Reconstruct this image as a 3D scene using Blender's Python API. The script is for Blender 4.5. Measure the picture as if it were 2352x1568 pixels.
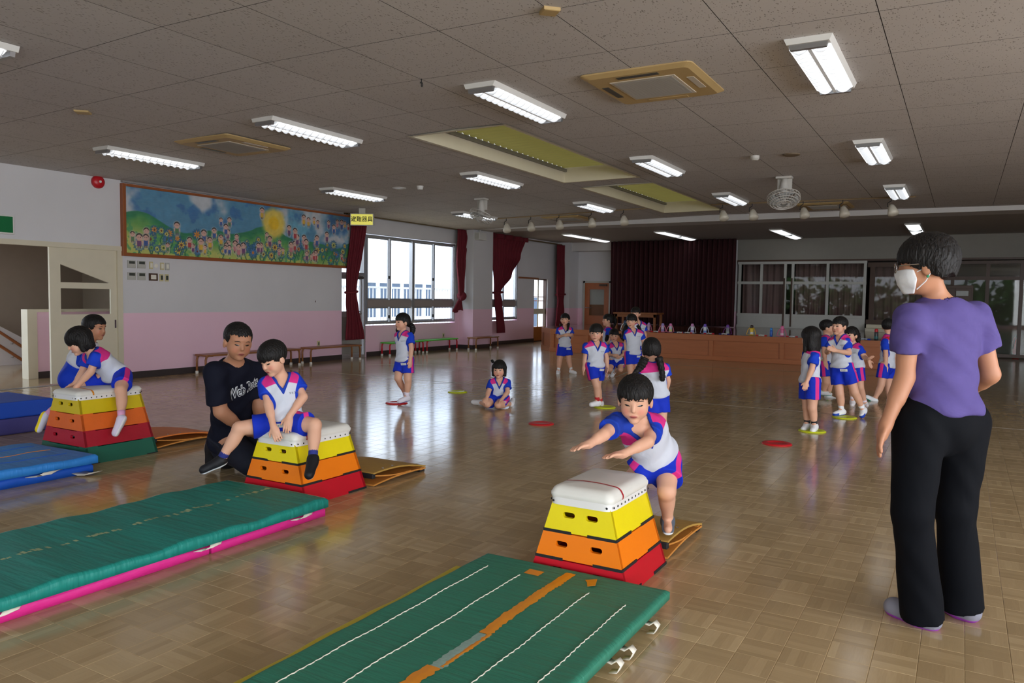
import bpy, bmesh, math, random
import numpy as np
from mathutils import Vector, Matrix
from mathutils.bvhtree import BVHTree
from mathutils.geometry import tessellate_polygon

for _o in list(bpy.data.objects): bpy.data.objects.remove(_o, do_unlink=True)
scene = bpy.context.scene
C = scene.collection
random.seed(7); rng = np.random.default_rng(7)

# ------------------------------------------------------------------ camera (solved from the room's vanishing points)
PW, PH, FPX = 2352, 1568, 1775.0
def _dir(p):
    v = np.array([p[0]-PW/2, -(p[1]-PH/2), -FPX]); return v/np.linalg.norm(v)
_Y = _dir((2212, 696.)); _X = -_dir((-1877, 638.)); _X = _X-_Y*(_X@_Y); _X /= np.linalg.norm(_X); _Z = np.cross(_X, _Y)
RW = np.array([_X, _Y, _Z]); EYE = np.array([0, 0, 1.33])
cam_data = bpy.data.cameras.new('camera'); cam = bpy.data.objects.new('camera', cam_data); C.objects.link(cam)
cam_data.sensor_width = 36.0; cam_data.lens = FPX/PW*36.0; cam_data.clip_start = 0.05; cam_data.clip_end = 300
M4 = np.eye(4); M4[:3, :3] = RW; M4[:3, 3] = EYE
cam.matrix_world = Matrix(M4.tolist())
scene.camera = cam
def px_z(p, z=0.0):
    r = RW@_dir(p); return EYE+r*((z-EYE[2])/r[2])
def px_x(p, x):
    r = RW@_dir(p); return EYE+r*(x/r[0])
def px_y(p, y):
    r = RW@_dir(p); return EYE+r*(y/r[1])
def cam_depth(P): return -float((RW.T@(np.asarray(P, float)-EYE))[2])
def px_depth(p, depth):
    v = np.array([p[0]-PW/2, -(p[1]-PH/2), -FPX])/FPX*depth; return EYE+RW@v

# ------------------------------------------------------------------ world, daylight, exposure
world = bpy.data.worlds.new('world'); scene.world = world; world.use_nodes = True
wn = world.node_tree; wn.nodes.clear()
w_out = wn.nodes.new('ShaderNodeOutputWorld'); w_bg = wn.nodes.new('ShaderNodeBackground')
w_tc = wn.nodes.new('ShaderNodeTexCoord'); w_sep = wn.nodes.new('ShaderNodeSeparateXYZ'); w_ramp = wn.nodes.new('ShaderNodeValToRGB')
w_ramp.color_ramp.elements[0].position = 0.0; w_ramp.color_ramp.elements[0].color = (.80, .86, .95, 1)
w_ramp.color_ramp.elements[1].position = 0.6; w_ramp.color_ramp.elements[1].color = (.62, .78, 1, 1)
wn.links.new(w_tc.outputs['Generated'], w_sep.inputs[0]); wn.links.new(w_sep.outputs[2], w_ramp.inputs[0])
wn.links.new(w_ramp.outputs[0], w_bg.inputs[0]); wn.links.new(w_bg.outputs[0], w_out.inputs[0])
w_bg.inputs[1].default_value = 4.6
def window_portal(name, loc, rot, sx, sy):
    """guides sky light sampling through a real window opening (gives off no light itself)"""
    ld = bpy.data.lights.new(name, 'AREA'); ld.shape = 'RECTANGLE'; ld.size = sx; ld.size_y = sy; ld.cycles.is_portal = True
    o = bpy.data.objects.new(name, ld); C.objects.link(o); o.location = loc; o.rotation_euler = rot
    return o
def window_light(name, loc, rot, sx, sy, power, color=(.93, .96, 1)):
    """added area light standing in for daylight at window openings out of view"""
    ld = bpy.data.lights.new(name, 'AREA'); ld.shape = 'RECTANGLE'; ld.size = sx; ld.size_y = sy; ld.energy = power; ld.color = color
    o = bpy.data.objects.new(name, ld); C.objects.link(o); o.location = loc; o.rotation_euler = rot
    return o
HP = math.pi/2
window_portal('portal_rear', (-3.6, -4.72, 1.5), (HP, 0, 0), 11.6, 2.7)
window_portal('portal_left', (-11.2, 14.4, 1.65), (HP, 0, -HP), 3.3, 1.9)
window_portal('portal_left_far', (-11.2, 18.5, 1.65), (HP, 0, -HP), 1.5, 1.9)
window_light('daylight_right', (7.55, 1.5, 1.5), (HP, 0, HP), 11.0, 2.6, 570)
window_light('daylight_rear_right', (4.8, -4.55, 1.5), (HP, 0, 0), 4.9, 2.6, 400)
scene.view_settings.view_transform = 'Standard'; scene.view_settings.look = 'None'
scene.view_settings.gamma = 1.0; scene.view_settings.exposure = 0.0; scene.view_settings.use_curve_mapping = False
scene.cycles.use_denoising = True
scene.cycles.max_bounces = 7; scene.cycles.diffuse_bounces = 4; scene.cycles.caustics_reflective = False; scene.cycles.caustics_refractive = False
scene.cycles.sample_clamp_indirect = 6.0

# ------------------------------------------------------------------ helpers
def lin(c):
    c = c/255.0
    return c/12.92 if c <= .04045 else ((c+.055)/1.055)**2.4
def S(r, g, b): return (lin(r), lin(g), lin(b))
MATS = {}
def mat(name, col, rough=.5, var=.12, scale=6.0, bump=0.0, bscale=40.0, metal=0.0, emit=None, estr=0.0, spec=.5, trans=0.0, coat=0.0, stretch=None, alpha=1.0):
    """procedural material: base colour broken up by noise, optional bump"""
    if name in MATS: return MATS[name]
    m = bpy.data.materials.new(name); m.use_nodes = True; nt = m.node_tree; b = nt.nodes['Principled BSDF']
    tc = nt.nodes.new('ShaderNodeTexCoord'); mp = nt.nodes.new('ShaderNodeMapping'); nt.links.new(tc.outputs['Object'], mp.inputs[0])
    if stretch: mp.inputs['Scale'].default_value = stretch
    nz = nt.nodes.new('ShaderNodeTexNoise'); nz.inputs['Scale'].default_value = scale; nz.inputs['Detail'].default_value = 4
    nt.links.new(mp.outputs[0], nz.inputs[0])
    mx = nt.nodes.new('ShaderNodeMix'); mx.data_type = 'RGBA'
    mx.inputs[6].default_value = (*[max(0, c*(1-var)) for c in col], 1); mx.inputs[7].default_value = (*[min(1, c*(1+var)) for c in col], 1)
    nt.links.new(nz.outputs['Fac'], mx.inputs[0]); nt.links.new(mx.outputs[2], b.inputs['Base Color'])
    b.inputs['Roughness'].default_value = rough; b.inputs['Metallic'].default_value = metal
    b.inputs['Specular IOR Level'].default_value = spec; b.inputs['Transmission Weight'].default_value = trans
    b.inputs['Coat Weight'].default_value = coat; b.inputs['Alpha'].default_value = alpha
    if bump:
        n2 = nt.nodes.new('ShaderNodeTexNoise'); n2.inputs['Scale'].default_value = bscale; n2.inputs['Detail'].default_value = 3
        nt.links.new(mp.outputs[0], n2.inputs[0])
        bp = nt.nodes.new('ShaderNodeBump'); bp.inputs['Strength'].default_value = bump; bp.inputs['Distance'].default_value = .02
        nt.links.new(n2.outputs['Fac'], bp.inputs['Height']); nt.links.new(bp.outputs[0], b.inputs['Normal'])
    if emit:
        b.inputs['Emission Color'].default_value = (*emit, 1); b.inputs['Emission Strength'].default_value = estr
    MATS[name] = m
    return m

class MB:
    """collects shapes, builds ONE mesh object"""
    def __init__(s): s.v = []; s.f = []
    def add(s, v, f):
        n = len(s.v); s.v += [tuple(map(float, p)) for p in v]; s.f += [tuple(i+n for i in q) for q in f]; return s
    def box(s, x0, x1, y0, y1, z0, z1):
        v = [(x0,y0,z0),(x1,y0,z0),(x1,y1,z0),(x0,y1,z0),(x0,y0,z1),(x1,y0,z1),(x1,y1,z1),(x0,y1,z1)]
        return s.add(v, [(0,3,2,1),(4,5,6,7),(0,1,5,4),(1,2,6,5),(2,3,7,6),(3,0,4,7)])
    def cbox(s, c, d): return s.box(c[0]-d[0]/2, c[0]+d[0]/2, c[1]-d[1]/2, c[1]+d[1]/2, c[2]-d[2]/2, c[2]+d[2]/2)
    def tube(s, path, r, n=8, closed=False, caps=True):
        P = [np.array(p, float) for p in path]; k = len(P); R = r if hasattr(r, '__len__') else [r]*k
        rings = []; up = None
        for i in range(k):
            a = P[i-1] if (i > 0 or closed) else P[i]; b = P[(i+1) % k] if (i < k-1 or closed) else P[i]
            t = b-a; t = t/(np.linalg.norm(t)+1e-12)
            if up is None: up = np.array([0,0,1.]) if abs(t[2]) < .9 else np.array([1.,0,0])
            u = np.cross(t, up); u /= (np.linalg.norm(u)+1e-12); w = np.cross(u, t); up = w
            rings.append([P[i]+R[i]*(math.cos(2*math.pi*j/n)*u+math.sin(2*math.pi*j/n)*w) for j in range(n)])
        v = [p for rg in rings for p in rg]; f = []
        for i in range(k if closed else k-1):
            i2 = (i+1) % k
            for j in range(n): f.append((i*n+j, i*n+(j+1) % n, i2*n+(j+1) % n, i2*n+j))
        if caps and not closed: f.append(tuple(range(n))[::-1]); f.append(tuple((k-1)*n+j for j in range(n)))
        return s.add(v, f)
    def lathe(s, prof, c=(0,0,0), n=20, axis='z'):
        v = []; f = []; k = len(prof)
        for r, h in prof:
            for j in range(n):
                a = 2*math.pi*j/n; p = (r*math.cos(a), r*math.sin(a), h)
                if axis == 'x': p = (p[2], p[0], p[1])
                if axis == 'y': p = (p[0], p[2], p[1])
                v.append((p[0]+c[0], p[1]+c[1], p[2]+c[2]))
        for i in range(k-1):
            for j in range(n): f.append((i*n+j, i*n+(j+1) % n, (i+1)*n+(j+1) % n, (i+1)*n+j))
        f.append(tuple(range(n))[::-1]); f.append(tuple((k-1)*n+j for j in range(n)))
        return s.add(v, f)
    def extrude(s, poly, axis, a, b):
        """2D polygon extruded along an axis from a to b"""
        n = len(poly)
        def P(q, t): return {'x': (t, q[0], q[1]), 'y': (q[0], t, q[1]), 'z': (q[0], q[1], t)}[axis]
        v = [P(q, a) for q in poly]+[P(q, b) for q in poly]
        f = [tuple(range(n))[::-1], tuple(range(n, 2*n))]+[(i, (i+1) % n, n+(i+1) % n, n+i) for i in range(n)]
        return s.add(v, f)
    def holed(s, outer, holes, fn, t):
        """flat panel with holes; fn maps (u,v,w) to 3D, thickness t"""
        loops = [outer]+holes; tris = tessellate_polygon([[Vector((p[0], p[1], 0)) for p in l] for l in loops])
        pts = [p for l in loops for p in l]; n = len(pts)
        v = [fn(p[0], p[1], 0) for p in pts]+[fn(p[0], p[1], t) for p in pts]
        f = [tuple(q) for q in tris]+[tuple(i+n for i in q)[::-1] for q in tris]; o = 0
        for l in loops:
            k = len(l); f += [(o+i, o+(i+1) % k, n+o+(i+1) % k, n+o+i) for i in range(k)]; o += k
        return s.add(v, f)
    def grid(s, fn, nu, nv):
        v = [fn(i/nu, j/nv) for j in range(nv+1) for i in range(nu+1)]; w = nu+1
        return s.add(v, [(j*w+i, j*w+i+1, (j+1)*w+i+1, (j+1)*w+i) for j in range(nv) for i in range(nu)])
    def build(s, name, m, parent=None, smooth=False, bevel=0.0, seg=2, solid=0.0):
        me = bpy.data.meshes.new(name); me.from_pydata(s.v, [], s.f); me.validate()
        bm = bmesh.new(); bm.from_mesh(me); bmesh.ops.recalc_face_normals(bm, faces=bm.faces); bm.to_mesh(me); bm.free()
        if m: me.materials.append(m)
        if smooth: me.polygons.foreach_set('use_smooth', [True]*len(me.polygons))
        o = bpy.data.objects.new(name, me); C.objects.link(o)
        if parent is not None: o.parent = parent; o.matrix_parent_inverse = parent_inv(parent)
        if bevel:
            md = o.modifiers.new('bevel', 'BEVEL'); md.width = bevel; md.segments = seg; md.limit_method = 'ANGLE'; md.angle_limit = math.radians(40)
        if solid:
            md = o.modifiers.new('solid', 'SOLIDIFY'); md.thickness = solid; md.offset = 0
        return o
def wmat(o):
    m = Matrix.LocRotScale(o.location, o.rotation_euler, o.scale)
    return wmat(o.parent)@o.matrix_parent_inverse@m if o.parent is not None else m
def parent_inv(p): return wmat(p).inverted()
def tag(o, label, cat, group=None):
    o['label'] = label; o['category'] = cat
    if group: o['group'] = group
    return o
def thing(name, label, cat, loc=(0,0,0), group=None):
    o = bpy.data.objects.new(name, None); C.objects.link(o); o.location = tuple(map(float, loc)); o.empty_display_size = .1
    return tag(o, label, cat, group)
def struct(o): o['kind'] = 'structure'; return o
def copy_part(o, parent, off):
    c = o.copy(); C.objects.link(c); c.parent = parent; c.matrix_parent_inverse = o.matrix_parent_inverse.copy(); c.location = Vector(o.location)+Vector(off)
    return c
def copy_tree(root, loc, label=None, group=None):
    """copy a thing with its parts; children keep parent-relative transforms"""
    r = root.copy(); C.objects.link(r); r.location = tuple(map(float, loc))
    if label: r['label'] = label
    if group: r['group'] = group
    for ch in list(root.children):
        c = ch.copy(); C.objects.link(c); c.parent = r; c.matrix_parent_inverse = ch.matrix_parent_inverse.copy()
        for g in list(ch.children):
            d = g.copy(); C.objects.link(d); d.parent = c; d.matrix_parent_inverse = g.matrix_parent_inverse.copy()
    return r
def pill(cx, cy, w, h, n=6):
    r = h/2; pts = []
    for i in range(n+1): a = -HP+math.pi*i/n; pts.append((cx+w/2-r+r*math.cos(a), cy+r*math.sin(a)))
    for i in range(n+1): a = HP+math.pi*i/n; pts.append((cx-w/2+r+r*math.cos(a), cy+r*math.sin(a)))
    return pts
def rrect(x0, x1, y0, y1, r, n=4):
    pts = []
    for cx, cy, a0 in ((x1-r, y1-r, 0), (x0+r, y1-r, HP), (x0+r, y0+r, 2*HP), (x1-r, y0+r, 3*HP)):
        for i in range(n+1): a = a0+HP*i/n; pts.append((cx+r*math.cos(a), cy+r*math.sin(a)))
    return pts
def text_mesh(s, size, bold=0.0, shear=0.0, extrude=.0):
    cu = bpy.data.curves.new('txt', 'FONT'); cu.body = s; cu.size = size; cu.align_x = 'CENTER'; cu.align_y = 'CENTER'
    cu.offset = bold; cu.shear = shear; cu.extrude = extrude; cu.resolution_u = 3
    o = bpy.data.objects.new('txt', cu); C.objects.link(o)
    dg = bpy.context.evaluated_depsgraph_get(); me = bpy.data.meshes.new_from_object(o.evaluated_get(dg))
    v = [tuple(p.co) for p in me.vertices]; f = [tuple(p.vertices) for p in me.polygons]
    bpy.data.objects.remove(o); bpy.data.curves.remove(cu); bpy.data.meshes.remove(me)
    return v, f
def zceil(X): return 3.12+(X+4.765)*.0221 if X < -4.765 else 3.12-(X+4.765)*.0087
# ------------------------------------------------------------------ materials of the room
def node_mat(name):
    m = bpy.data.materials.new(name); m.use_nodes = True; MATS[name] = m
    return m, m.node_tree, m.node_tree.nodes['Principled BSDF']
def mth(nt, op, a, b=None, clamp=False):
    n = nt.nodes.new('ShaderNodeMath'); n.operation = op; n.use_clamp = clamp
    for i, x in enumerate((a, b)):
        if x is None: continue
        if isinstance(x, (int, float)): n.inputs[i].default_value = x
        else: nt.links.new(x, n.inputs[i])
    return n.outputs[0]
def mixc(nt, fac, a, b):
    n = nt.nodes.new('ShaderNodeMix'); n.data_type = 'RGBA'
    for i, x in ((0, fac), (6, a), (7, b)):
        if isinstance(x, (int, float)): n.inputs[i].default_value = x
        elif isinstance(x, tuple): n.inputs[i].default_value = (*x, 1)
        else: nt.links.new(x, n.inputs[i])
    return n.outputs[2]
PB, PX0, PY0 = .15, -.54, 3.35          # parquet block size and grid origin
def floor_material():
    m, nt, b = node_mat('parquet'); L = nt.links
    geo = nt.nodes.new('ShaderNodeNewGeometry'); sep = nt.nodes.new('ShaderNodeSeparateXYZ'); L.new(geo.outputs['Position'], sep.inputs[0])
    u = mth(nt, 'DIVIDE', mth(nt, 'SUBTRACT', sep.outputs[0], PX0), PB); v = mth(nt, 'DIVIDE', mth(nt, 'SUBTRACT', sep.outputs[1], PY0), PB)
    fu, fv = mth(nt, 'FLOOR', u), mth(nt, 'FLOOR', v); ru, rv = mth(nt, 'FRACT', u), mth(nt, 'FRACT', v)
    chk = mth(nt, 'FLOORED_MODULO', mth(nt, 'ADD', fu, fv), 2.0)
    strip = mth(nt, 'FLOOR', mth(nt, 'MULTIPLY', mth(nt, 'ADD', mth(nt, 'MULTIPLY', ru, chk), mth(nt, 'MULTIPLY', rv, mth(nt, 'SUBTRACT', 1.0, chk))), 5.0))
    cb = nt.nodes.new('ShaderNodeCombineXYZ'); L.new(fu, cb.inputs[0]); L.new(fv, cb.inputs[1]); L.new(strip, cb.inputs[2])
    wns = nt.nodes.new('ShaderNodeTexWhiteNoise'); wns.noise_dimensions = '3D'; L.new(cb.outputs[0], wns.inputs[0])
    cb2 = nt.nodes.new('ShaderNodeCombineXYZ'); L.new(fu, cb2.inputs[0]); L.new(fv, cb2.inputs[1])
    wn2 = nt.nodes.new('ShaderNodeTexWhiteNoise'); wn2.noise_dimensions = '3D'; L.new(cb2.outputs[0], wn2.inputs[0])
    mp = nt.nodes.new('ShaderNodeMapping'); L.new(geo.outputs['Position'], mp.inputs[0])
    gx = nt.nodes.new('ShaderNodeTexNoise'); gx.inputs['Scale'].default_value = 1.0; mp.inputs['Scale'].default_value = (14, 160, 1); L.new(mp.outputs[0], gx.inputs[0])
    mp2 = nt.nodes.new('ShaderNodeMapping'); L.new(geo.outputs['Position'], mp2.inputs[0]); mp2.inputs['Scale'].default_value = (160, 14, 1)
    gy = nt.nodes.new('ShaderNodeTexNoise'); gy.inputs['Scale'].default_value = 1.0; L.new(mp2.outputs[0], gy.inputs[0])
    grain = mth(nt, 'ADD', mth(nt, 'MULTIPLY', gy.outputs['Fac'], chk), mth(nt, 'MULTIPLY', gx.outputs['Fac'], mth(nt, 'SUBTRACT', 1.0, chk)))
    val = mth(nt, 'ADD', mth(nt, 'MULTIPLY', wns.outputs['Value'], .36), mth(nt, 'ADD', mth(nt, 'MULTIPLY', wn2.outputs['Value'], .30), mth(nt, 'MULTIPLY', grain, .28)))
    rmp = nt.nodes.new('ShaderNodeValToRGB'); e = rmp.color_ramp.elements
    e[0].position = .18; e[0].color = (*S(168, 144, 106), 1); e[1].position = .95; e[1].color = (*S(208, 184, 142), 1)
    mid = e.new(.55); mid.color = (*S(186, 161, 121), 1); L.new(val, rmp.inputs[0])
    big = nt.nodes.new('ShaderNodeTexNoise'); big.inputs['Scale'].default_value = .8; L.new(geo.outputs['Position'], big.inputs[0])
    col = mixc(nt, mth(nt, 'MULTIPLY', big.outputs['Fac'], .28), rmp.outputs[0], S(146, 122, 92))
    L.new(col, b.inputs['Base Color'])
    wv = nt.nodes.new('ShaderNodeTexNoise'); wv.inputs['Scale'].default_value = 5.5; wv.inputs['Detail'].default_value = 3; L.new(geo.outputs['Position'], wv.inputs[0])
    bp = nt.nodes.new('ShaderNodeBump'); bp.inputs['Strength'].default_value = .06; bp.inputs['Distance'].default_value = .012
    L.new(mth(nt, 'ADD', wv.outputs['Fac'], mth(nt, 'MULTIPLY', wns.outputs['Value'], .05)), bp.inputs['Height']); L.new(bp.outputs[0], b.inputs['Normal'])
    L.new(mth(nt, 'ADD', .085, mth(nt, 'MULTIPLY', big.outputs['Fac'], .12)), b.inputs['Roughness'])
    b.inputs['Specular IOR Level'].default_value = .55
    return m
def tile_material():
    m, nt, b = node_mat('ceiling_tile'); L = nt.links
    geo = nt.nodes.new('ShaderNodeNewGeometry'); cols = []
    for sc, th in ((60, .20), (38, .16)):
        nz = nt.nodes.new('ShaderNodeTexNoise'); nz.inputs['Scale'].default_value = 9; L.new(geo.outputs['Position'], nz.inputs[0])
        mp = nt.nodes.new('ShaderNodeMapping'); mp.inputs['Scale'].default_value = (sc, sc*.42, sc); mp.inputs['Rotation'].default_value = (0, 0, .4 if sc == 60 else -.7)
        L.new(geo.outputs['Position'], mp.inputs[0])
        vo = nt.nodes.new('ShaderNodeTexVoronoi'); vo.inputs['Scale'].default_value = 1.0; L.new(mp.outputs[0], vo.inputs[0])
        cols.append(mth(nt, 'LESS_THAN', vo.outputs['Distance'], mth(nt, 'MULTIPLY', nz.outputs['Fac'], th*1.9)))
    spk = mth(nt, 'MAXIMUM', cols[0], cols[1])
    big = nt.nodes.new('ShaderNodeTexNoise'); big.inputs['Scale'].default_value = .7; L.new(geo.outputs['Position'], big.inputs[0])
    base = mixc(nt, big.outputs['Fac'], S(188, 183, 182), S(204, 199, 197))
    L.new(mixc(nt, mth(nt, 'MULTIPLY', spk, .62), base, S(96, 84, 76)), b.inputs['Base Color'])
    bp = nt.nodes.new('ShaderNodeBump'); bp.inputs['Strength'].default_value = .5; bp.inputs['Distance'].default_value = .004; bp.invert = True
    L.new(spk, bp.inputs['Height']); L.new(bp.outputs[0], b.inputs['Normal']); b.inputs['Roughness'].default_value = .85
    return m
def wall_material(split=1.0):
    m, nt, b = node_mat('painted_wall'); L = nt.links
    geo = nt.nodes.new('ShaderNodeNewGeometry'); sep = nt.nodes.new('ShaderNodeSeparateXYZ'); L.new(geo.outputs['Position'], sep.inputs[0])
    nz = nt.nodes.new('ShaderNodeTexNoise'); nz.inputs['Scale'].default_value = 1.3; nz.inputs['Detail'].default_value = 5; L.new(geo.outputs['Position'], nz.inputs[0])
    up = mixc(nt, nz.outputs['Fac'], S(206, 204, 206), S(220, 218, 220)); lo = mixc(nt, nz.outputs['Fac'], S(238, 196, 214), S(246, 208, 224))
    L.new(mixc(nt, mth(nt, 'GREATER_THAN', sep.outputs[2], split), lo, up), b.inputs['Base Color'])
    n2 = nt.nodes.new('ShaderNodeTexNoise'); n2.inputs['Scale'].default_value = 130; L.new(geo.outputs['Position'], n2.inputs[0])
    bp = nt.nodes.new('ShaderNodeBump'); bp.inputs['Strength'].default_value = .12; bp.inputs['Distance'].default_value = .004
    L.new(n2.outputs['Fac'], bp.inputs['Height']); L.new(bp.outputs[0], b.inputs['Normal']); b.inputs['Roughness'].default_value = .7
    return m
M_FLOOR, M_TILE, M_WALL = floor_material(), tile_material(), wall_material(1.0)
M_BASE = mat('dark_baseboard', S(62, 54, 54), .45); M_ALU = mat('aluminium', S(190, 192, 196), .35, metal=.7, var=.05)
M_WHITE = mat('white_paint', S(220, 218, 214), .5, var=.04); M_CREAM = mat('cream_paint', S(214, 205, 182), .55, var=.05)
M_BEAM = mat('beam_paint', S(204, 200, 198), .7, var=.04)
M_DARKGAP = mat('dark_gap', S(46, 40, 38), .95)
M_WOOD = mat('brown_wood', S(150, 92, 52), .38, var=.2, scale=3, stretch=(1, 1, 12)); M_STAGE = mat('stage_wood', S(176, 106, 64), .35, var=.16, scale=2.5, stretch=(1, 6, 8))
M_STAGETOP = mat('stage_floor', S(104, 58, 34), .14, var=.2, scale=3, stretch=(2, 14, 1), coat=.3)
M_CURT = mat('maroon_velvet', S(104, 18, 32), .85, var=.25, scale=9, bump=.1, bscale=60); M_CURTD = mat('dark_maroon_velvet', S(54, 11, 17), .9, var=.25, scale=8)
M_BLACK = mat('black_rubber', S(26, 26, 28), .6); M_DKBROWN = mat('dark_brown_wood', S(74, 48, 32), .45, var=.2, scale=4, stretch=(8, 8, 1))
M_STEEL = mat('chrome', S(210, 210, 214), .18, metal=1.0, var=.03)
M_RED = mat('red_plastic', S(205, 24, 34), .35); M_YEL = mat('yellow_green_plastic', S(205, 214, 30), .35)
def glass_material(name, tint, refl=.06):
    m, nt, b = node_mat(name); L = nt.links; nt.nodes.remove(b); out = nt.nodes['Material Output']
    tr = nt.nodes.new('ShaderNodeBsdfTransparent'); tr.inputs[0].default_value = (*tint, 1)
    gl = nt.nodes.new('ShaderNodeBsdfGlossy'); gl.inputs['Roughness'].default_value = .02
    lw = nt.nodes.new('ShaderNodeLayerWeight'); lw.inputs[0].default_value = .5; fac = mth(nt, 'ADD', mth(nt, 'MULTIPLY', mth(nt, 'POWER', lw.outputs['Facing'], 5.0), .9), refl, True)
    nz = nt.nodes.new('ShaderNodeTexNoise'); nz.inputs['Scale'].default_value = .8
    bp = nt.nodes.new('ShaderNodeBump'); bp.inputs['Strength'].default_value = .02; L.new(nz.outputs['Fac'], bp.inputs['Height']); L.new(bp.outputs[0], gl.inputs['Normal'])
    mx = nt.nodes.new('ShaderNodeMixShader'); L.new(fac, mx.inputs[0]); L.new(tr.outputs[0], mx.inputs[1]); L.new(gl.outputs[0], mx.inputs[2]); L.new(mx.outputs[0], out.inputs[0])
    return m
M_GLASS = glass_material('window_glass', (.97, .98, .98), .02); M_DGLASS = glass_material('door_glass', (.86, .87, .85), .02)

# ------------------------------------------------------------------ floor: parquet blocks
XL, XR, YB, YF = -10.95, 7.5, 22.4, -4.5
floor = struct(MB().box(-16, XR+.2, YF-.2, YB+.2, -.12, -.0012).build('floor', M_FLOOR))
def block_geo(mb, x, y):
    g = .0009; t = .0018; x0, x1, y0, y1 = x+g*.4, x+PB-g*.4, y+g*.4, y+PB-g*.4
    v = [(x0,y0,-.0012),(x1,y0,-.0012),(x1,y1,-.0012),(x0,y1,-.0012),(x0+t,y0+t,0),(x1-t,y0+t,0),(x1-t,y1-t,0),(x0+t,y1-t,0)]
    return mb.add(v, [(4,5,6,7),(0,1,5,4),(1,2,6,5),(2,3,7,6),(3,0,4,7)])
def proj(P):
    c = RW.T@(np.asarray(P, float)-EYE); return (PW/2+FPX*c[0]/-c[2], PH/2-FPX*c[1]/-c[2], -c[2])
def in_mat(x, y):
    return (-2.05 < x < -1.1 and y < 3.0) or (-4.1 < x < -3.3 and y < 3.3) or (-1.7 < x < -1.3 and 3.1 < y < 3.7) or (-4.05 < x < -3.5 and 3.4 < y < 4.0)
cells = []
for i in range(-70, 22):
    for j in range(-16, 62):
        x, y = PX0+i*PB, PY0+j*PB
        if not (XL < x < XR): continue
        u, w, d = proj((x+PB/2, y+PB/2, 0))
        if d > .4 and -80 < u < PW+80 and w < PH+80 and not in_mat(x+.075, y+.075): cells.append((d, x, y))
cells.sort()
b0 = block_geo(MB(), 0, 0).build('parquet_block', M_FLOOR, floor)
b0.location = (cells[0][1], cells[0][2], 0)
for d, x, y in cells[1:300]:
    c = b0.copy(); C.objects.link(c); c.parent = floor; c.location = (x, y, 0)
mb = MB()
for d, x, y in cells[300:]: block_geo(mb, x, y)
o = mb.build('parquet_field', M_FLOOR, floor); o['kind'] = 'stuff'
# painted court lines
M_LINE = mat('faded_floor_tape', S(206, 196, 176), .5, var=.1)
def floor_line(label, pts, w=.03):
    mb = MB()
    for a, b in zip(pts, pts[1:]):
        a, b = np.array(a, float), np.array(b, float); n = np.array([-(b-a)[1], (b-a)[0]]); n = n/np.linalg.norm(n)*w/2
        mb.add([(*(a+n), .0006), (*(a-n), .0006), (*(b-n), .0006), (*(b+n), .0006)], [(0, 1, 2, 3)])
    return tag(mb.build('floor_tape', M_LINE), label, 'floor marking', 'faded court lines')
floor_line('long pale tape line across the floor in front of the walking children', [(-10.3, 9.75), (.8, 9.75)], .028)
floor_line('slanting pale tape line running from the middle of the floor to the stage', [(-4.75, 9.55), (-4.86, 11.1), (-5.1, 12.6), (-5.45, 14.6)], .028)
floor_line('thin pale tape line close in front of the stage', [(-7.5, 15.2), (-1.0, 15.2)], .025)
floor_line('curved white floor line near the window wall', [(-8.3+1.7*math.cos(a), 10.4+1.7*math.sin(a)) for a in np.linspace(-.6, 2.6, 28)], .03)

# ------------------------------------------------------------------ walls
wall_l = MB()
XO = -11.2
def wl(y0, y1, z0, z1, x1=XL): wall_l.box(XO, x1, y0, y1, z0, z1)
wl(YF, 3.3, 0, 3.1); wl(3.3, 7.09, 1.98, 3.1); wl(7.09, 11.89, 0, 3.1)
wl(11.89, 12.74, 2.64, 3.1, -11.08); wl(12.74, 16.12, 0, .66, -11.05); wl(12.74, 16.12, 2.64, 3.1, -11.05); wl(16.12, 17.75, 0, 3.1, -11.05)
wl(17.75, 19.27, 0, .66, -11.05); wl(17.75, 19.27, 2.66, 3.1, -11.05); wl(19.27, 20.26, 0, 3.1, -11.05); wl(20.26, 21.12, 1.88, 3.1, -11.05); wl(21.12, YB, 0, 3.1, -11.05)
wall_left = struct(wall_l.build('wall_left', M_WALL))
struct(MB().box(-11.08, -10.62, 16.28, 17.2, 0, 3.02).build('wall_column', M_WALL))
bl = MB()
for y0, y1, x in ((7.1, 11.89, XL), (12.76, 16.28, -11.05), (17.2, 20.26, -11.05)): bl.box(x-.004, x+.012, y0, y1, 0, .10)
bl.box(-10.625, -10.608, 16.27, 17.21, 0, .1).box(-11.05, -10.608, 16.268, 16.284, 0, .1)
struct(bl.build('baseboard_left', M_BASE))
wb = MB()
wb.box(-11.2, -5.62, YB, YB+.2, 0, 3.1)
wall_back = struct(wb.build('wall_back', M_WALL))
struct(MB().box(-5.62, 7.7, YB, YB+.2, 2.44, 3.1).box(3.4, 7.7, YB, YB+.2, 0, 2.44).build('wall_back_right', mat('grey_olive_wall', S(150, 146, 138), .8, var=.06)))  # darker grey-olive tone also carries the light falloff at the back
pil = struct(MB().box(-11.05, -10.62, 21.75, YB, 0, 3.05).build('wall_pier', M_WALL))
struct(MB().box(-11.05, -8.9, 21.9, YB, 2.78, 3.05).build('trim_1', M_BEAM))
wr = MB()
wr.box(XR, XR+.2, YF, -4.0, 0, 3.2).box(XR, XR+.2, -4.0, 7.0, 0, .12).box(XR, XR+.2, -4.0, 7.0, 2.85, 3.2).box(XR, XR+.2, 7.0, YB, 0, 3.2)
struct(wr.build('wall_right', M_WALL))
wf = MB()
wf.box(-11.2, -9.5, YF-.2, YF, 0, 3.2).box(-9.5, 7.3, YF-.2, YF, 0, .12).box(-9.5, 7.3, YF-.2, YF, 2.85, 3.2).box(7.3, XR+.2, YF-.2, YF, 0, 3.2)
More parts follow.
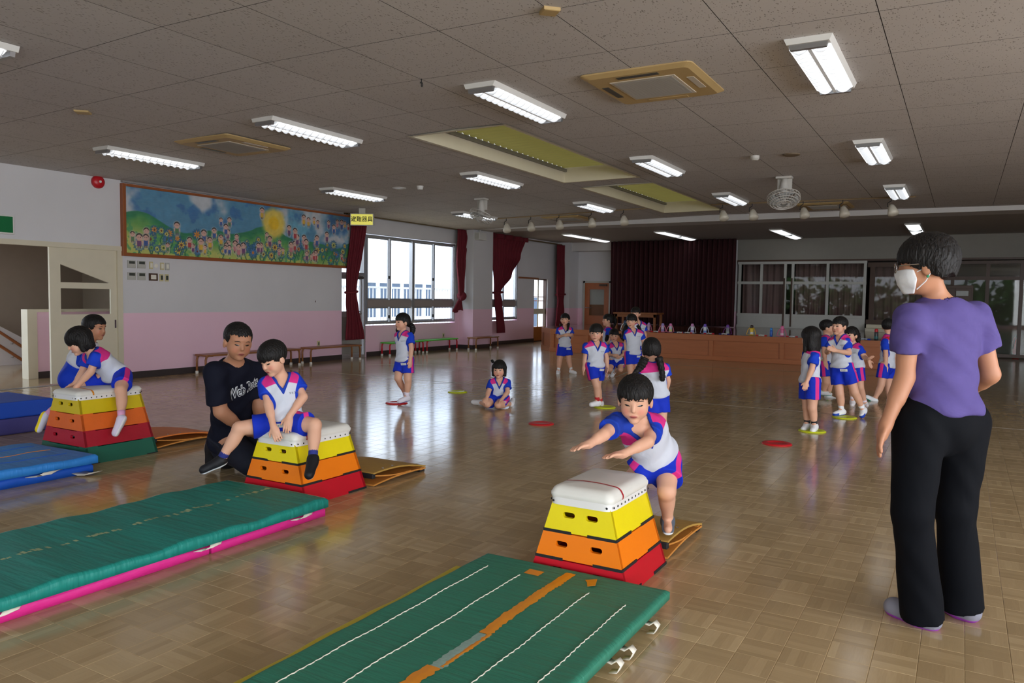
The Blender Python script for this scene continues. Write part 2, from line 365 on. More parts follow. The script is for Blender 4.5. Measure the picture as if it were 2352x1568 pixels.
struct(wf.build('wall_front', M_WALL))
WW = 2.4
for k in range(7):
    x0 = -9.5+WW*k; frame = MB(); frame.box(x0, x0+.06, YF-.14, YF-.06, .12, 2.85).box(x0+WW-.06, x0+WW, YF-.14, YF-.06, .12, 2.85).box(x0+.06, x0+WW-.06, YF-.14, YF-.06, .12, .2).box(x0+.06, x0+WW-.06, YF-.14, YF-.06, 2.77, 2.85)
    struct(frame.build(f'window_{k+3}', M_ALU))
for k in range(5):
    y0 = -4.0+2.2*k; frame = MB(); frame.box(XR+.0, XR+.04, y0, y0+.06, .12, 2.85).box(XR+.0, XR+.04, y0+2.14, y0+2.2, .12, 2.85).box(XR+.0, XR+.04, y0+.06, y0+2.14, .12, .2).box(XR+.0, XR+.04, y0+.06, y0+2.14, 2.77, 2.85)
    struct(frame.build(f'window_{k+10}', M_ALU))

# ------------------------------------------------------------------ ceiling tiles, beam, skylights
SKY = [(-5.38, -4.2, 6.98, 10.78), (-5.38, -4.2, 11.45, 15.4)]
def rect_minus(r, h):
    x0, x1, y0, y1 = r; a0, a1, b0, b1 = h
    if a0 >= x1 or a1 <= x0 or b0 >= y1 or b1 <= y0: return [r]
    out = []
    if x0 < a0: out.append((x0, a0, y0, y1)); x0 = a0
    if x1 > a1: out.append((a1, x1, y0, y1)); x1 = a1
    if y0 < b0: out.append((x0, x1, y0, b0))
    if y1 > b1: out.append((x0, x1, b1, y1))
    return [q for q in out if q[1]-q[0] > .02 and q[3]-q[2] > .02]
BY0, BY1 = 16.4, 17.1
slab = MB()
for r in [(-11.1, -4.765, YF-.2, BY0), (-4.765, XR+.2, YF-.2, BY0)]:
    rs = [r]
    for h in SKY: rs = [q for a in rs for q in rect_minus(a, h)]
    for x0, x1, y0, y1 in rs:
        za, zb = zceil(x0)+.016, zceil(x1)+.016
        slab.add([(x0,y0,za),(x1,y0,zb),(x1,y1,zb),(x0,y1,za),(x0,y0,za+.1),(x1,y0,zb+.1),(x1,y1,zb+.1),(x0,y1,za+.1)], [(0,3,2,1),(4,5,6,7),(0,1,5,4),(1,2,6,5),(2,3,7,6),(3,0,4,7)])
ceiling = struct(slab.build('ceiling', M_DARKGAP))
xs = [-4.765, -3.945, -3.12, -2.28, -1.40, -.513, .387]
while xs[-1] < XR: xs.append(xs[-1]+.895)
xl = [-4.765]
while xl[-1] > -10.9: xl.append(xl[-1]-.885)
xs = xl[::-1][:-1]+xs; ys = [4.32+.91*k for k in range(-10, 14)]+[BY0]
tiles = []
for x0, x1 in zip(xs, xs[1:]):
    for y0, y1 in zip(ys, ys[1:]):
        rs = [(max(x0, -11.06), min(x1, XR), y0, y1)]
        for h in SKY: rs = [q for a in rs for q in rect_minus(a, h)]
        for q in rs:
            u, w, d = proj(((q[0]+q[1])/2, (q[2]+q[3])/2, zceil((q[0]+q[1])/2)))
            vis = d > .5 and -250 < u < PW+250 and -260 < w < PH
            tiles.append((0 if vis else 1, d, q))
tiles.sort(key=lambda t: (t[0], t[1]))
def tile_geo(mb, q, org=(0, 0, 0)):
    x0, x1, y0, y1 = q; g = .0020; x0 += g; x1 -= g; y0 += g; y1 -= g; za, zb = zceil(x0), zceil(x1); h = .016; t = .0006
    v = [(x0+t,y0+t,za),(x1-t,y0+t,zb),(x1-t,y1-t,zb),(x0+t,y1-t,za),(x0,y0,za+h),(x1,y0,zb+h),(x1,y1,zb+h),(x0,y1,za+h)]
    return mb.add([(a-org[0], b-org[1], c-org[2]) for a, b, c in v], [(0,3,2,1),(0,1,5,4),(1,2,6,5),(2,3,7,6),(3,0,4,7)])
cache = {}
def dark_sides(o):
    o.data.materials.append(M_DARKGAP)
    for p in o.data.polygons: p.material_index = 0 if abs(p.normal.z) > .7 else 1
for vis, d, q in tiles[:300]:
    key = (round(q[1]-q[0], 3), round(q[3]-q[2], 3), q[0] < -4.77)
    zc = zceil(q[0])
    if key not in cache:
        cache[key] = tile_geo(MB(), q, (q[0], q[2], zc)).build('ceiling_tile', M_TILE, ceiling); o = cache[key]; dark_sides(o)
    else: o = cache[key].copy(); C.objects.link(o); o.parent = ceiling
    o.location = (q[0], q[2], zc)
mb = MB()
for vis, d, q in tiles[300:]: tile_geo(mb, q)
o = mb.build('ceiling_tile_field', M_TILE, ceiling); o['kind'] = 'stuff'; dark_sides(o)
struct(MB().box(-11.1, XR+.2, BY0, BY1, 2.99, 3.3).build('ceiling_beam', M_BEAM))
struct(MB().box(-11.1, XR+.2, BY1, YB+.2, 3.04, 3.2).build('ceiling_stage', mat('stage_ceiling_paint', S(176, 168, 160), .8, var=.05)))
M_CORR, _nt, _b = node_mat('yellow_corrugated_sheet'); _b.inputs['Base Color'].default_value = (*S(186, 172, 100), 1); _b.inputs['Roughness'].default_value = .6
_tl = _nt.nodes.new('ShaderNodeBsdfTranslucent'); _nz = _nt.nodes.new('ShaderNodeTexNoise'); _nz.inputs['Scale'].default_value = 3.0; _nt.links.new(mixc(_nt, _nz.outputs['Fac'], S(74, 64, 28), S(88, 78, 38)), _tl.inputs[0])
_ad = _nt.nodes.new('ShaderNodeMixShader'); _ad.inputs[0].default_value = .5; _nt.links.new(_b.outputs[0], _ad.inputs[1]); _nt.links.new(_tl.outputs[0], _ad.inputs[2]); _nt.links.new(_ad.outputs[0], _nt.nodes['Material Output'].inputs[0])
for k, (x0, x1, y0, y1) in enumerate(SKY):
    root = thing('skylight', ('large skylight with yellow corrugated sheet nearer the camera', 'smaller-looking skylight with yellow corrugated sheet nearer the stage beam')[k], 'skylight', ((x0+x1)/2, (y0+y1)/2, 3.05), 'ceiling skylights')
    fr = MB(); zt = 3.36; i = .012
    fr.add([(x0,y0,zceil(x0)-.012),(x1,y0,zceil(x1)-.012),(x1,y1,zceil(x1)-.012),(x0,y1,zceil(x0)-.012),(x0+i,y0+i,zt),(x1-i,y0+i,zt),(x1-i,y1-i,zt),(x0+i,y1-i,zt),
            (x0-.05,y0-.05,zceil(x0)-.012),(x1+.05,y0-.05,zceil(x1)-.012),(x1+.05,y1+.05,zceil(x1)-.012),(x0-.05,y1+.05,zceil(x0)-.012)],
           [(0,1,5,4),(1,2,6,5),(2,3,7,6),(3,0,4,7),(8,9,1,0),(9,10,2,1),(10,11,3,2),(11,8,0,3)])
    fr.build('well_frame', M_CREAM, root)
    MB().grid(lambda u, v: (x0+.015+u*(x1-x0-.03), y0+.015+v*(y1-y0-.03), 3.315+.016*math.sin(v*(y1-y0)/.15*2*math.pi)), 2, int((y1-y0)/.15*8)).build('corrugated_sheet', M_CORR, root, smooth=True)
    MB().box(x0+.015, x0+.05, y0+.02, y1-.02, 3.25, 3.295).build('support_bar', mat('grey_steel', S(120, 116, 110), .5), root)
# ------------------------------------------------------------------ windows and doors of the left wall
def frame_rect(mb, x, y0, y1, z0, z1, w, d=.05):
    mb.box(x-d/2, x+d/2, y0, y0+w, z0, z1).box(x-d/2, x+d/2, y1-w, y1, z0, z1).box(x-d/2, x+d/2, y0+w, y1-w, z0, z0+w).box(x-d/2, x+d/2, y0+w, y1-w, z1-w, z1)
    return mb
M_BAND = mat('grey_brown_panel', S(150, 138, 134), .5, var=.05)
def sliding_window(name, y0, y1, z0, z1, zb0, zb1, cols):
    root = struct(frame_rect(MB(), -11.10, y0, y1, z0, z1, .045, .10).build(name, M_ALU))
    MB().box(-11.13, -11.07, y0+.045, y1-.045, zb0, zb1).build('middle_band', M_BAND, root)
    n = len(cols)-1
    for k in range(1, n):
        if n == 4 and k == 2: MB().box(-11.15, -11.05, cols[k]-.045, cols[k]+.045, z0+.045, z1-.045).build('mullion', M_ALU, root)
    for k in range(n):
        for za, zb in ((zb1, z1-.04), (z0+.04, zb0)):
            x = -11.09 if k % 2 else -11.12
            s = frame_rect(MB(), x, cols[k]+(.0 if k % 2 else .0), cols[k+1], za, zb, .035, .028).build('sash', M_ALU, root)
            MB().box(x-.003, x+.003, cols[k]+.035, cols[k+1]-.035, za+.035, zb-.035).build('pane', M_GLASS, s)
            if k % 2 == 0:
                MB().box(x+.015, x+.04, cols[k+1]-.03, cols[k+1]+.0, (za+zb)/2-.05-.12*(zb-za), (za+zb)/2+.02-.12*(zb-za)).build('latch', M_BLACK, s)
    return root
sliding_window('window_1', 12.76, 16.10, .69, 2.62, 1.07, 1.22, [12.80, 13.58, 14.40, 15.24, 16.06])
sliding_window('window_2', 17.77, 19.25, .69, 2.64, 1.07, 1.22, [17.81, 18.53, 19.21])
# glazed door beside the window
d1 = struct(frame_rect(MB(), -11.12, 11.90, 12.74, 0, 2.62, .05, .12).box(-11.18, -11.06, 11.95, 12.69, 1.72, 1.79).build('door_1', M_ALU))
lf = MB(); frame_rect(lf, -11.11, 11.95, 12.69, .02, 1.72, .07, .04); lf.box(-11.13, -11.09, 12.02, 12.62, .86, .98)
leaf = lf.build('door_leaf', M_ALU, d1); MB().box(-11.122, -11.098, 12.02, 12.62, .09, .86).build('lower_panel', mat('grey_door_panel', S(150, 146, 140), .5), leaf)
MB().box(-11.115, -11.108, 12.02, 12.62, .98, 1.65).build('pane', M_GLASS, leaf); MB().box(-11.12, -11.112, 11.95, 12.69, 1.79, 2.57).build('transom_pane', M_GLASS, d1)
MB().lathe([(.012, 0), (.012, .03), (.03, .04), (.034, .06), (.02, .075)], (-11.10, 12.56, .93), 14, 'x').build('door_knob', M_STEEL, leaf)
MB().box(-11.09, -11.04, 12.4, 12.66, 1.66, 1.71).tube([(-11.05, 12.64, 1.69), (-10.98, 12.55, 1.73), (-11.05, 12.44, 1.75)], .012).build('door_closer', mat('dark_bronze', S(92, 84, 78), .4, metal=.5), leaf)
# sliding door at the corridor with its frame
d2 = struct(MB().box(-11.0, -10.92, 3.2, 7.12, 1.93, 2.0).box(-11.02, -10.93, 7.04, 7.12, 0, 1.93).build('door_2', M_CREAM))
def flat_yz(x): return lambda u, v, w: (x-w, u, v)
dl = MB().holed([(6.06, .02), (7.05, .02), (7.05, 1.93), (6.06, 1.93)], [[(6.21, 1.445), (6.93, 1.445), (6.93, 1.45), (6.21, 1.70)], [(6.21, .99), (6.95, .99), (6.95, 1.36), (6.21, 1.36)]], flat_yz(-10.965), .035)
dleaf = dl.build('door_leaf', M_CREAM, d2)
MB().box(-10.985, -10.98, 6.205, 6.955, .985, 1.365).build('pane', M_DGLASS, dleaf); MB().extrude([(6.205, 1.44), (6.935, 1.44), (6.205, 1.705)], 'x', -10.985, -10.98).build('pane', M_DGLASS, dleaf)
MB().box(-10.966, -10.955, 7.0, 7.025, .78, .90).build('door_pull', M_STEEL, dleaf)
# corridor and stair beyond the opening
M_CORRW = mat('corridor_wall', S(150, 136, 120), .8, var=.06)
struct(MB().box(-15.9, -15.8, 6.6, 9.5, 0, 3.1).box(-15.9, -15.8, 2.0, 6.6, 0, .7).box(-15.9, -15.8, 2.0, 6.6, 2.85, 3.1).box(-15.9, -11.2, 9.4, 9.5, 0, 3.1).box(-15.9, -11.2, 2.0, 2.1, 0, .3).box(-15.9, -11.2, 2.0, 2.1, 2.85, 3.1).build('wall_corridor', M_CORRW))  # unseen openings added to let more sky light into the corridor
struct(MB().box(-16, -11.1, 2.0, 9.5, 3.0, 3.1).build('ceiling_corridor', M_CORRW))
hw = struct(MB().box(-12.11, -12.0, 6.42, 8.6, 0, 1.0).build('wall_half', M_WALL))
MB().box(-12.14, -11.97, 6.28, 6.42, 0, 1.04).box(-12.14, -11.97, 6.42, 8.6, 1.0, 1.04).build('wall_cap', M_CREAM, hw)
MB().box(-12.0, -11.99, 6.42, 8.6, 0, .1).build('skirting', M_BASE, hw)
def sx(p): return px_x(p, -14.4)
q0, q1 = sx((-40, 725)), sx((75, 800)); sl_ = (q1[2]-q0[2])/(q1[1]-q0[1]); y0_, y1_ = q0[1], q1[1]+.6
def rl(dz): return [(-14.4, y0_, q0[2]+dz), (-14.4, y1_, q0[2]+sl_*(y1_-y0_)+dz)]
st = struct(MB().extrude([(y0_, 0), (y1_, 0), (y1_, max(.05, rl(0)[1][2])), (y0_, q0[2])], 'x', -14.62, -14.5).build('stair_wall', M_WHITE))
tag(MB().tube([(p[0]-.16, p[1], p[2]+.02) for p in rl(0)], .035, 4).build('stair_cap_rail', M_DKBROWN), 'dark sloping cap rail on the stair wall above the handrails', 'rail')
for dz, lab in ((-.09, 'upper wooden stair handrail seen through the corridor opening'), (-.33, 'lower wooden stair handrail seen through the corridor opening')):
    hr_ = thing('handrail', lab, 'handrail', rl(dz)[0], 'stair handrails'); MB().tube(rl(dz), .026).build('rail', M_WOOD, hr_)
    for t in (.35, .8): p = np.array(rl(dz)[0])*(1-t)+np.array(rl(dz)[1])*t; MB().tube([p, p+np.array((-.05, 0, -.05)), p+np.array((-.1, 0, -.05))], .009, 6).build('bracket', M_STEEL, hr_)
struct(MB().box(-11.0, -10.93, 3.2, 7.05, 0, .004).build('trim_2', M_ALU))
# far doorway
d3 = struct(frame_rect(MB(), -11.14, 20.26, 21.12, 0, 1.88, .03, .1).build('door_3', M_DKBROWN))
MB().box(-11.15, -11.13, 20.64, 20.70, .1, 1.85).box(-11.16, -11.12, 20.29, 21.09, .82, .98).build('screen_frame', M_CREAM, d3)
for z in (1.22, 1.34): MB().tube([(-11.2, 20.29, z), (-11.2, 21.1, z)], .014).build('red_bar', mat('red_brown_bar', S(150, 60, 50), .5), d3)
MB().box(-11.17, -11.08, 20.29, 21.09, .02, .44).build('low_board', mat('orange_wood', S(190, 120, 60), .4, stretch=(1, 1, 8)), d3)
tag(MB().box(-11.05, -11.03, 19.3, 20.5, 1.86, 1.91).build('wall_rail', M_WOOD), 'short wooden rail on the wall above the far doorway', 'rail')

# ------------------------------------------------------------------ outside: veranda rail, white building, tree
M_OUT = mat('white_render', S(240, 241, 244), .9, var=.02); M_RAIL = mat('white_rail', S(225, 228, 232), .5)
struct(MB().box(-13.4, -11.25, 9.6, 24, -.15, -.02).build('ground_veranda', mat('veranda_concrete', S(180, 180, 178), .8)))
struct(MB().box(-60, -13.4, -15, 60, -3.1, -3.0).build('ground_outside', mat('outside_ground', S(190, 186, 176), .9)))
rail = thing('veranda_railing', 'white balustrade with thin upright bars outside the windows', 'railing', (-13.2, 16, 0))
MB().box(-13.23, -13.17, 9.8, 23.8, 1.50, 1.55).box(-13.22, -13.18, 9.8, 23.8, .05, .09).box(-13.22, -13.18, 9.8, 9.86, -.02, 1.5).box(-13.22, -13.18, 23.74, 23.8, -.02, 1.5).build('top_rail', M_RAIL, rail)
bar0 = None
for k in range(100):
    y = 9.9+k*.14
    if bar0 is None: bar0 = MB().box(-13.21, -13.19, y-.012, y+.012, .09, 1.50).build('baluster', M_RAIL, rail)
    else: copy_part(bar0, rail, (0, k*.14, 0))
bld = thing('white_building', 'large white building seen through the windows', 'building', (-26, 26, -3))
MB().box(-34, -25, 14, 37, -3, 3.9).box(-34, -24.7, 13.8, 37.2, 3.9, 4.2).box(-34, -22, 37, 56, -3, 7).build('wall', M_OUT, bld)
M_DKG = mat('dark_window_glass', S(84, 94, 108), .9, spec=.1)
for k, y in enumerate(np.arange(28.8, 34.2, .95)):
    w = MB().box(-25.02, -24.97, y, y+.75, .2, 1.95).build('window', M_DKG, bld)
    frame_rect(MB(), -24.96, y-.03, y+.78, .17, 1.98, .06, .04).build('window_frame', M_RAIL, w)
for q in ((39.5, 40.7, -.5, 1.3), (42.2, 43.4, -.5, 1.3), (45.5, 47, .2, 1.6)): MB().box(-22.0, -21.95, *q).build('window', M_DKG, bld)
tree = thing('tree', 'leafy green tree top rising above the white building', 'tree', (-36, 42.5, -3))
MB().tube([(-36, 42.5, -3), (-36, 42.5, 2), (-35.9, 42.7, 5.2)], [.2, .16, .08]).build('trunk', M_DKBROWN, tree)
mb = MB()
for k in range(700):
    a = rng.normal(size=3); a /= np.linalg.norm(a); c = np.array([-36, 42.5, 5.4])+a*np.array([1.6, 1.9, 1.3])*rng.uniform(.4, 1)
    u = rng.normal(size=3); u /= np.linalg.norm(u); w = np.cross(u, rng.normal(size=3)); w /= np.linalg.norm(w)
    mb.add([c-u*.16, c+w*.08, c+u*.16, c-w*.08], [(0, 1, 2, 3)])
o = mb.build('foliage', mat('leaves', S(110, 150, 70), .7, var=.3), tree); o['kind'] = 'stuff'

# ------------------------------------------------------------------ curtains
def curtain(name, label, fn_c, fn_w, fn_x, z0, z1, folds, amp, m=None, nu=90, nv=44, axis='y', group='maroon window curtains', parts=None):
    """wavy cloth; fn_c / fn_w / fn_x give centre, half width and offset for height t (0 top, 1 bottom)"""
    def f(u, v):
        t = v; z = z1+(z0-z1)*t; c = fn_c(t); w = fn_w(t); ph = u*folds*2*math.pi+.5*math.sin(7*u+3*t)
        s = c+(2*u-1)*w; d = fn_x(t)+amp*math.sin(ph)*(1-.25*math.sin(3*u*5)); 
        return (d, s, z) if axis == 'y' else (s, d, z)
    root = thing(name, label, 'curtain', f(.5, 1.0)[:2]+(z0,), group)
    MB().grid(f, nu, nv).build('cloth', m or M_CURT, root, smooth=True, solid=.008)
    if parts: parts(root, f)
    return root
def lerp(pts):
    def g(t):
        for (a, va), (b, vb) in zip(pts, pts[1:]):
            if t <= b:
                k = (t-a)/(b-a); k = k*k*(3-2*k); return va+(vb-va)*k
        return pts[-1][1]
    return g
def tie(y, x, z, w):
    def g(root, f): MB().tube([(x+w*1.0*math.cos(a)*.7, y+w*math.sin(a), z+.015*math.sin(a)) for a in np.linspace(0, 2*math.pi, 20)[:-1]], .026, 8, True).build('tie_band', M_CURT, root, smooth=True)
    return g
curtain('window_curtain', 'maroon curtain tied in at the middle beside the mural', lerp([(0, 12.27), (.62, 12.04), (1, 12.16)]), lerp([(0, .24), (.35, .21), (.62, .15), (.75, .19), (1, .30)]), lambda t: -10.83, .40, 2.99, 7, .04, parts=tie(12.04, -10.83, 1.38, .142))
def knot(root, f):
    MB().lathe([(.04, -.10), (.11, -.06), (.125, 0), (.10, .07), (.03, .1)], (-10.86, 16.13, 1.33), 14, 'y').build('knot', M_CURT, root, smooth=True)
    MB().grid(lambda u, v: (-10.86+.03*math.sin(u*19)+.02, 16.02-.10*v+(u-.5)*(.12+.36*v), 1.27-.32*v-.04*math.sin(u*6)), 40, 10).build('loose_end', M_CURT, root, smooth=True, solid=.008)
curtain('window_curtain', 'maroon curtain knotted up at its end at the right of the large window', lerp([(0, 16.18), (.5, 16.08), (1, 16.10)]), lerp([(0, .27), (.5, .20), (.85, .13), (1, .10)]), lambda t: -10.86, 1.35, 2.98, 6, .04, parts=knot)
# big tied curtain by the column: gathered at one side
def big(u, v):
    t = v; z = 2.98+(.35-2.98)*t
    L = lerp([(0, 17.25), (.55, 17.55), (1, 17.72)])(t); R = lerp([(0, 19.25), (.2, 18.95), (.4, 18.45), (.585, 17.86), (.7, 17.95), (1, 18.12)])(t)
    amp = .045*(.4+.6*min(1, (R-L)/1.2))
    return (-10.78+amp*math.sin(u*12*2*math.pi+.6*math.sin(4*u)), L+(R-L)*u, z)
root = thing('window_curtain', 'wide maroon curtain swept to one side and gathered next to the column', 'curtain', (-10.8, 17.8, .35), 'maroon window curtains')
MB().grid(big, 130, 50).build('cloth', M_CURT, root, smooth=True, solid=.008); tie(17.72, -10.78, 1.44, .17)(root, big)
MB().grid(lambda u, v: (-10.74+.035*math.sin(u*26), 17.25+2.0*u, 3.0-.13*v), 90, 4).build('header_pleat', M_CURT, root, smooth=True, solid=.008)
curtain('window_curtain', 'slim maroon curtain tied beside the far doorway', lerp([(0, 21.55), (1, 21.55)]), lerp([(0, .30), (.5, .27), (.6, .2), (.7, .27), (1, .42)]), lambda t: -10.82, .05, 2.95, 6, .045, parts=tie(21.55, -10.82, 1.42, .19))
for y0, y1, z, lab in ((12.0, 16.25, 3.0, 'long brass-coloured curtain rail above the large window'), (17.3, 21.9, 2.99, 'dark curtain rail running above the far window and doorway')):
    tag(MB().box(-10.93, -10.89, y0, y1, z-.035, z).box(-11.06, -10.88, y0, y0+.03, z-.03, z-.005).box(-11.06, -10.88, y1-.03, y1, z-.03, z-.005).build('curtain_rail', mat('brass_rail', S(120, 102, 70), .4, metal=.4)), lab, 'curtain rail')
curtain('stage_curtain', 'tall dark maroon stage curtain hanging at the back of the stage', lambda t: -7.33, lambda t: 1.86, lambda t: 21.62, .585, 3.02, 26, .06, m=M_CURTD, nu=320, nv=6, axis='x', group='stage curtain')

# ------------------------------------------------------------------ mural (children's collage painting: colour painted per vertex)
def mural():
    y0, y1, z0, z1 = 7.16, 12.10, 1.91, 2.90
    nu, nv = 640, 128; U, V = np.meshgrid(np.linspace(0, 1, nu), np.linspace(0, 1, nv)); asp = (y1-y0)/(z1-z0); X = U*asp
    def noise(sc, seed):
        r = np.random.default_rng(seed); acc = np.zeros_like(U)
        for o in range(4):
            k = sc*2**o; g = r.random((int(k)+3, int(k*asp)+3)); a, b = X*k, V*k; i, j = a.astype(int), b.astype(int); fa, fb = a-i, b-j
            acc += ((g[j, i]*(1-fa)+g[j, i+1]*fa)*(1-fb)+(g[j+1, i]*(1-fa)+g[j+1, i+1]*fa)*fb)/2**o
        return acc/1.875
    n1, n2, n3 = noise(2.2, 1), noise(5, 2), noise(14, 3)
    def sm(a, b, x): t = np.clip((x-a)/(b-a), 0, 1); return t*t*(3-2*t)
    def mx(c, col, m): return c*(1-m[..., None])+np.array(col)/255.0*m[..., None]
    c = np.zeros(U.shape+(3,)); c[:] = np.array([84, 142, 176])/255
    c = mx(c, (58, 116, 170), sm(.52, .62, n2)); c = mx(c, (196, 200, 206), sm(.50, .66, n1)*sm(.35, .5, V)); c = mx(c, (110, 178, 205), sm(.55, .7, noise(3, 9))*(U > .55))
    hill = .53+.10*np.sin(X*2.2+1.8)+.05*np.sin(X*5.1)-.07*U+.05*(n2-.5)
    c = mx(c, (34, 128, 84), sm(.0, .02, hill-V)); c = mx(c, (104, 166, 84), sm(.05, .22, hill-V+.2*(n2-.5))); c = mx(c, (196, 200, 104), sm(.2, .44, hill-V+.3*(n1-.5)))
    c = mx(c, (70, 150, 92), sm(.54, .62, n3)*sm(.1, .15, hill-V)*.8); c = mx(c, (60, 140, 150), sm(.6, .66, n2)*(hill > V)*.7*sm(.4, .7, U))
    ds = np.hypot(X-.585*asp, (V-.70)); c = mx(c, (236, 206, 90), sm(.33, .20, ds+.06*(n3-.5))); c = mx(c, (242, 196, 20), sm(.15, .09, ds))
    r = np.random.default_rng(11)
    def flower(x, y, R, col, cen):
        nonlocal c
        dx, dy = X-x, V-y; d = np.hypot(dx, dy); a = np.arctan2(dy, dx); e = R*(.72+.28*np.cos(a*r.integers(7, 12)))
        c = mx(c, (32, 92, 140), sm(1.35*R, 1.2*R, d*(1+.12*np.cos(a*13)))*.75); c = mx(c, col, sm(e, e*.9, d)); c = mx(c, cen, sm(.36*R, .3*R, d))
        c = mx(c, (36, 110, 70), ((np.abs(dx+.02*np.sin(dy*30)) < .012) & (dy < -R) & (dy > -R-.16)).astype(float))
    for k in range(70):
        x, y = r.uniform(.08, asp-.08), r.uniform(.08, .42); R = r.uniform(.035, .085)
        flower(x, y, R, [(228, 190, 60), (222, 150, 50), (120, 170, 70), (70, 120, 180), (214, 210, 90)][r.integers(5)], [(110, 50, 36), (200, 120, 30), (60, 90, 50)][r.integers(3)])
    def figure(x, y, h):
        nonlocal c
        dx, dy = (X-x)/h, (V-y)/h; halo = np.minimum(np.hypot(dx, dy-.25), np.hypot(dx*1.1, (dy+.25)*.8))
        c = mx(c, (206, 196, 190), sm(.42, .36, halo)*.5); c = mx(c, [(190, 60, 70), (60, 90, 160), (225, 180, 60), (120, 70, 120), (210, 130, 140), (90, 130, 90)][r.integers(6)], sm(.24, .2, np.maximum(np.abs(dx)*1.25, np.abs(dy+.22))))
        c = mx(c, (222, 176, 160), sm(.28, .25, np.hypot(dx, dy-.25))); c = mx(c, (40, 30, 30), (sm(.31, .28, np.hypot(dx, dy-.27))*(dy > .36+.1*np.cos(dx*9))))
        for s in (-1, 1): c = mx(c, (40, 30, 30), sm(.045, .03, np.hypot(dx-s*.09, dy-.26))); c = mx(c, (222, 176, 160), ((np.abs(dx-s*(.25+.1*np.abs(dy+.2))) < .045) & (np.abs(dy+.15) < .13)).astype(float)); c = mx(c, (90, 70, 70), ((np.abs(dx-s*.09) < .04) & (dy < -.4) & (dy > -.6)).astype(float))
    for k in range(44): figure(r.uniform(.1, asp-.1), r.uniform(.12, .46), r.uniform(.12, .21))
    for fx, fy in ((.35, .62), (.385, .63), (.37, .5), (.53, .86), (.735, .83), (.76, .80), (.79, .84), (.81, .78), (.87, .80), (.90, .72), (.92, .84), (.945, .83), (.965, .84), (.985, .80), (.86, .55), (.66, .60), (.69, .55)): figure(fx*asp, fy, r.uniform(.13, .2))
    c = np.clip(c*(.92+.16*n3[..., None]), 0, 1)
    root = thing('mural', "long framed children's collage painting with sunflowers, hills, sun and little figures", 'painting', (-10.9, 9.6, 1.87))
    xb = -10.90
    me = bpy.data.meshes.new('canvas'); P = np.stack([np.full(U.shape, xb), y0+U*(y1-y0), z0+V*(z1-z0)], -1).reshape(-1, 3)
    idx = np.arange(nu*nv).reshape(nv, nu); F = np.stack([idx[:-1, :-1], idx[:-1, 1:], idx[1:, 1:], idx[1:, :-1]], -1).reshape(-1, 4)
    me.from_pydata(P.tolist(), [], F.tolist()); ca = me.color_attributes.new('paint', 'FLOAT_COLOR', 'POINT')
    cl = np.where(c <= .04045, c/12.92, ((c+.055)/1.055)**2.4); ca.data.foreach_set('color', np.concatenate([cl.reshape(-1, 3), np.ones((nu*nv, 1))], 1).ravel())
    m, nt, b = node_mat('poster_paint'); at = nt.nodes.new('ShaderNodeAttribute'); at.attribute_name = 'paint'
    nz = nt.nodes.new('ShaderNodeTexNoise'); nz.inputs['Scale'].default_value = 40
    nt.links.new(mixc(nt, mth(nt, 'MULTIPLY', nz.outputs['Fac'], .15), at.outputs['Color'], (.5, .5, .5)), b.inputs['Base Color']); b.inputs['Roughness'].default_value = .35
    me.materials.append(m); o = bpy.data.objects.new('canvas', me); C.objects.link(o); o.parent = root; o.matrix_parent_inverse = parent_inv(root)
    MB().box(XL+.001, xb-.004, y0, y1, z0, z1).build('backing', M_WHITE, root)
    mf = mat('brown_frame', S(150, 84, 44), .45, var=.15)
    for q in ((y0-.055, y0, z0-.05, z1+.04), (y1, y1+.05, z0-.05, z1+.04), (y0, y1, z0-.05, z0), (y0, y1, z1, z1+.04)): MB().box(XL+.001, xb+.02, *q).build('frame_rail', mf, root, bevel=.004)
mural()
struct(MB().box(XL-.01, XL+.05, 7.12, 11.89, 2.955, 3.0).build('trim_3', mat('grey_cornice', S(150, 144, 142), .6)))

# ------------------------------------------------------------------ wall fittings
def wall_item(name, label, cat, y0, y1, z0, z1, m, t=.02, group=None, inner=None):
    root = thing(name, label, cat, (XL, (y0+y1)/2, z0), group)
    MB().box(XL+.001, XL+t, y0, y1, z0, z1).build('plate', m, root, bevel=.003)
    if inner: MB().box(XL+t-.002, XL+t+.003, y0+(y1-y0)*inner[0], y0+(y1-y0)*inner[1], z0+(z1-z0)*inner[2], z0+(z1-z0)*inner[3]).build('display' if inner[4] else 'rocker', inner[5], root)
    return root
M_PLATE = mat('grey_plate', S(186, 184, 176), .5); M_PL2 = mat('ivory_plate', S(206, 194, 150), .5); M_LCD = mat('dark_lcd', S(70, 74, 68), .3); M_ROCK = mat('switch_rocker', S(232, 228, 214), .4)
for r, (zt, nm) in enumerate(((1.80, 'upper'), (1.62, 'lower'))):
    for k, (a, b) in enumerate(((7.205, 7.335), (7.37, 7.50))):
        wall_item('air_conditioner_remote', f'{("left", "right")[k]} grey wall controller in the {nm} row under the mural', 'wall controller', a, b, zt-.115, zt, M_PLATE, .022, 'wall controllers', (.15, .88, .55, .9, True, M_LCD))
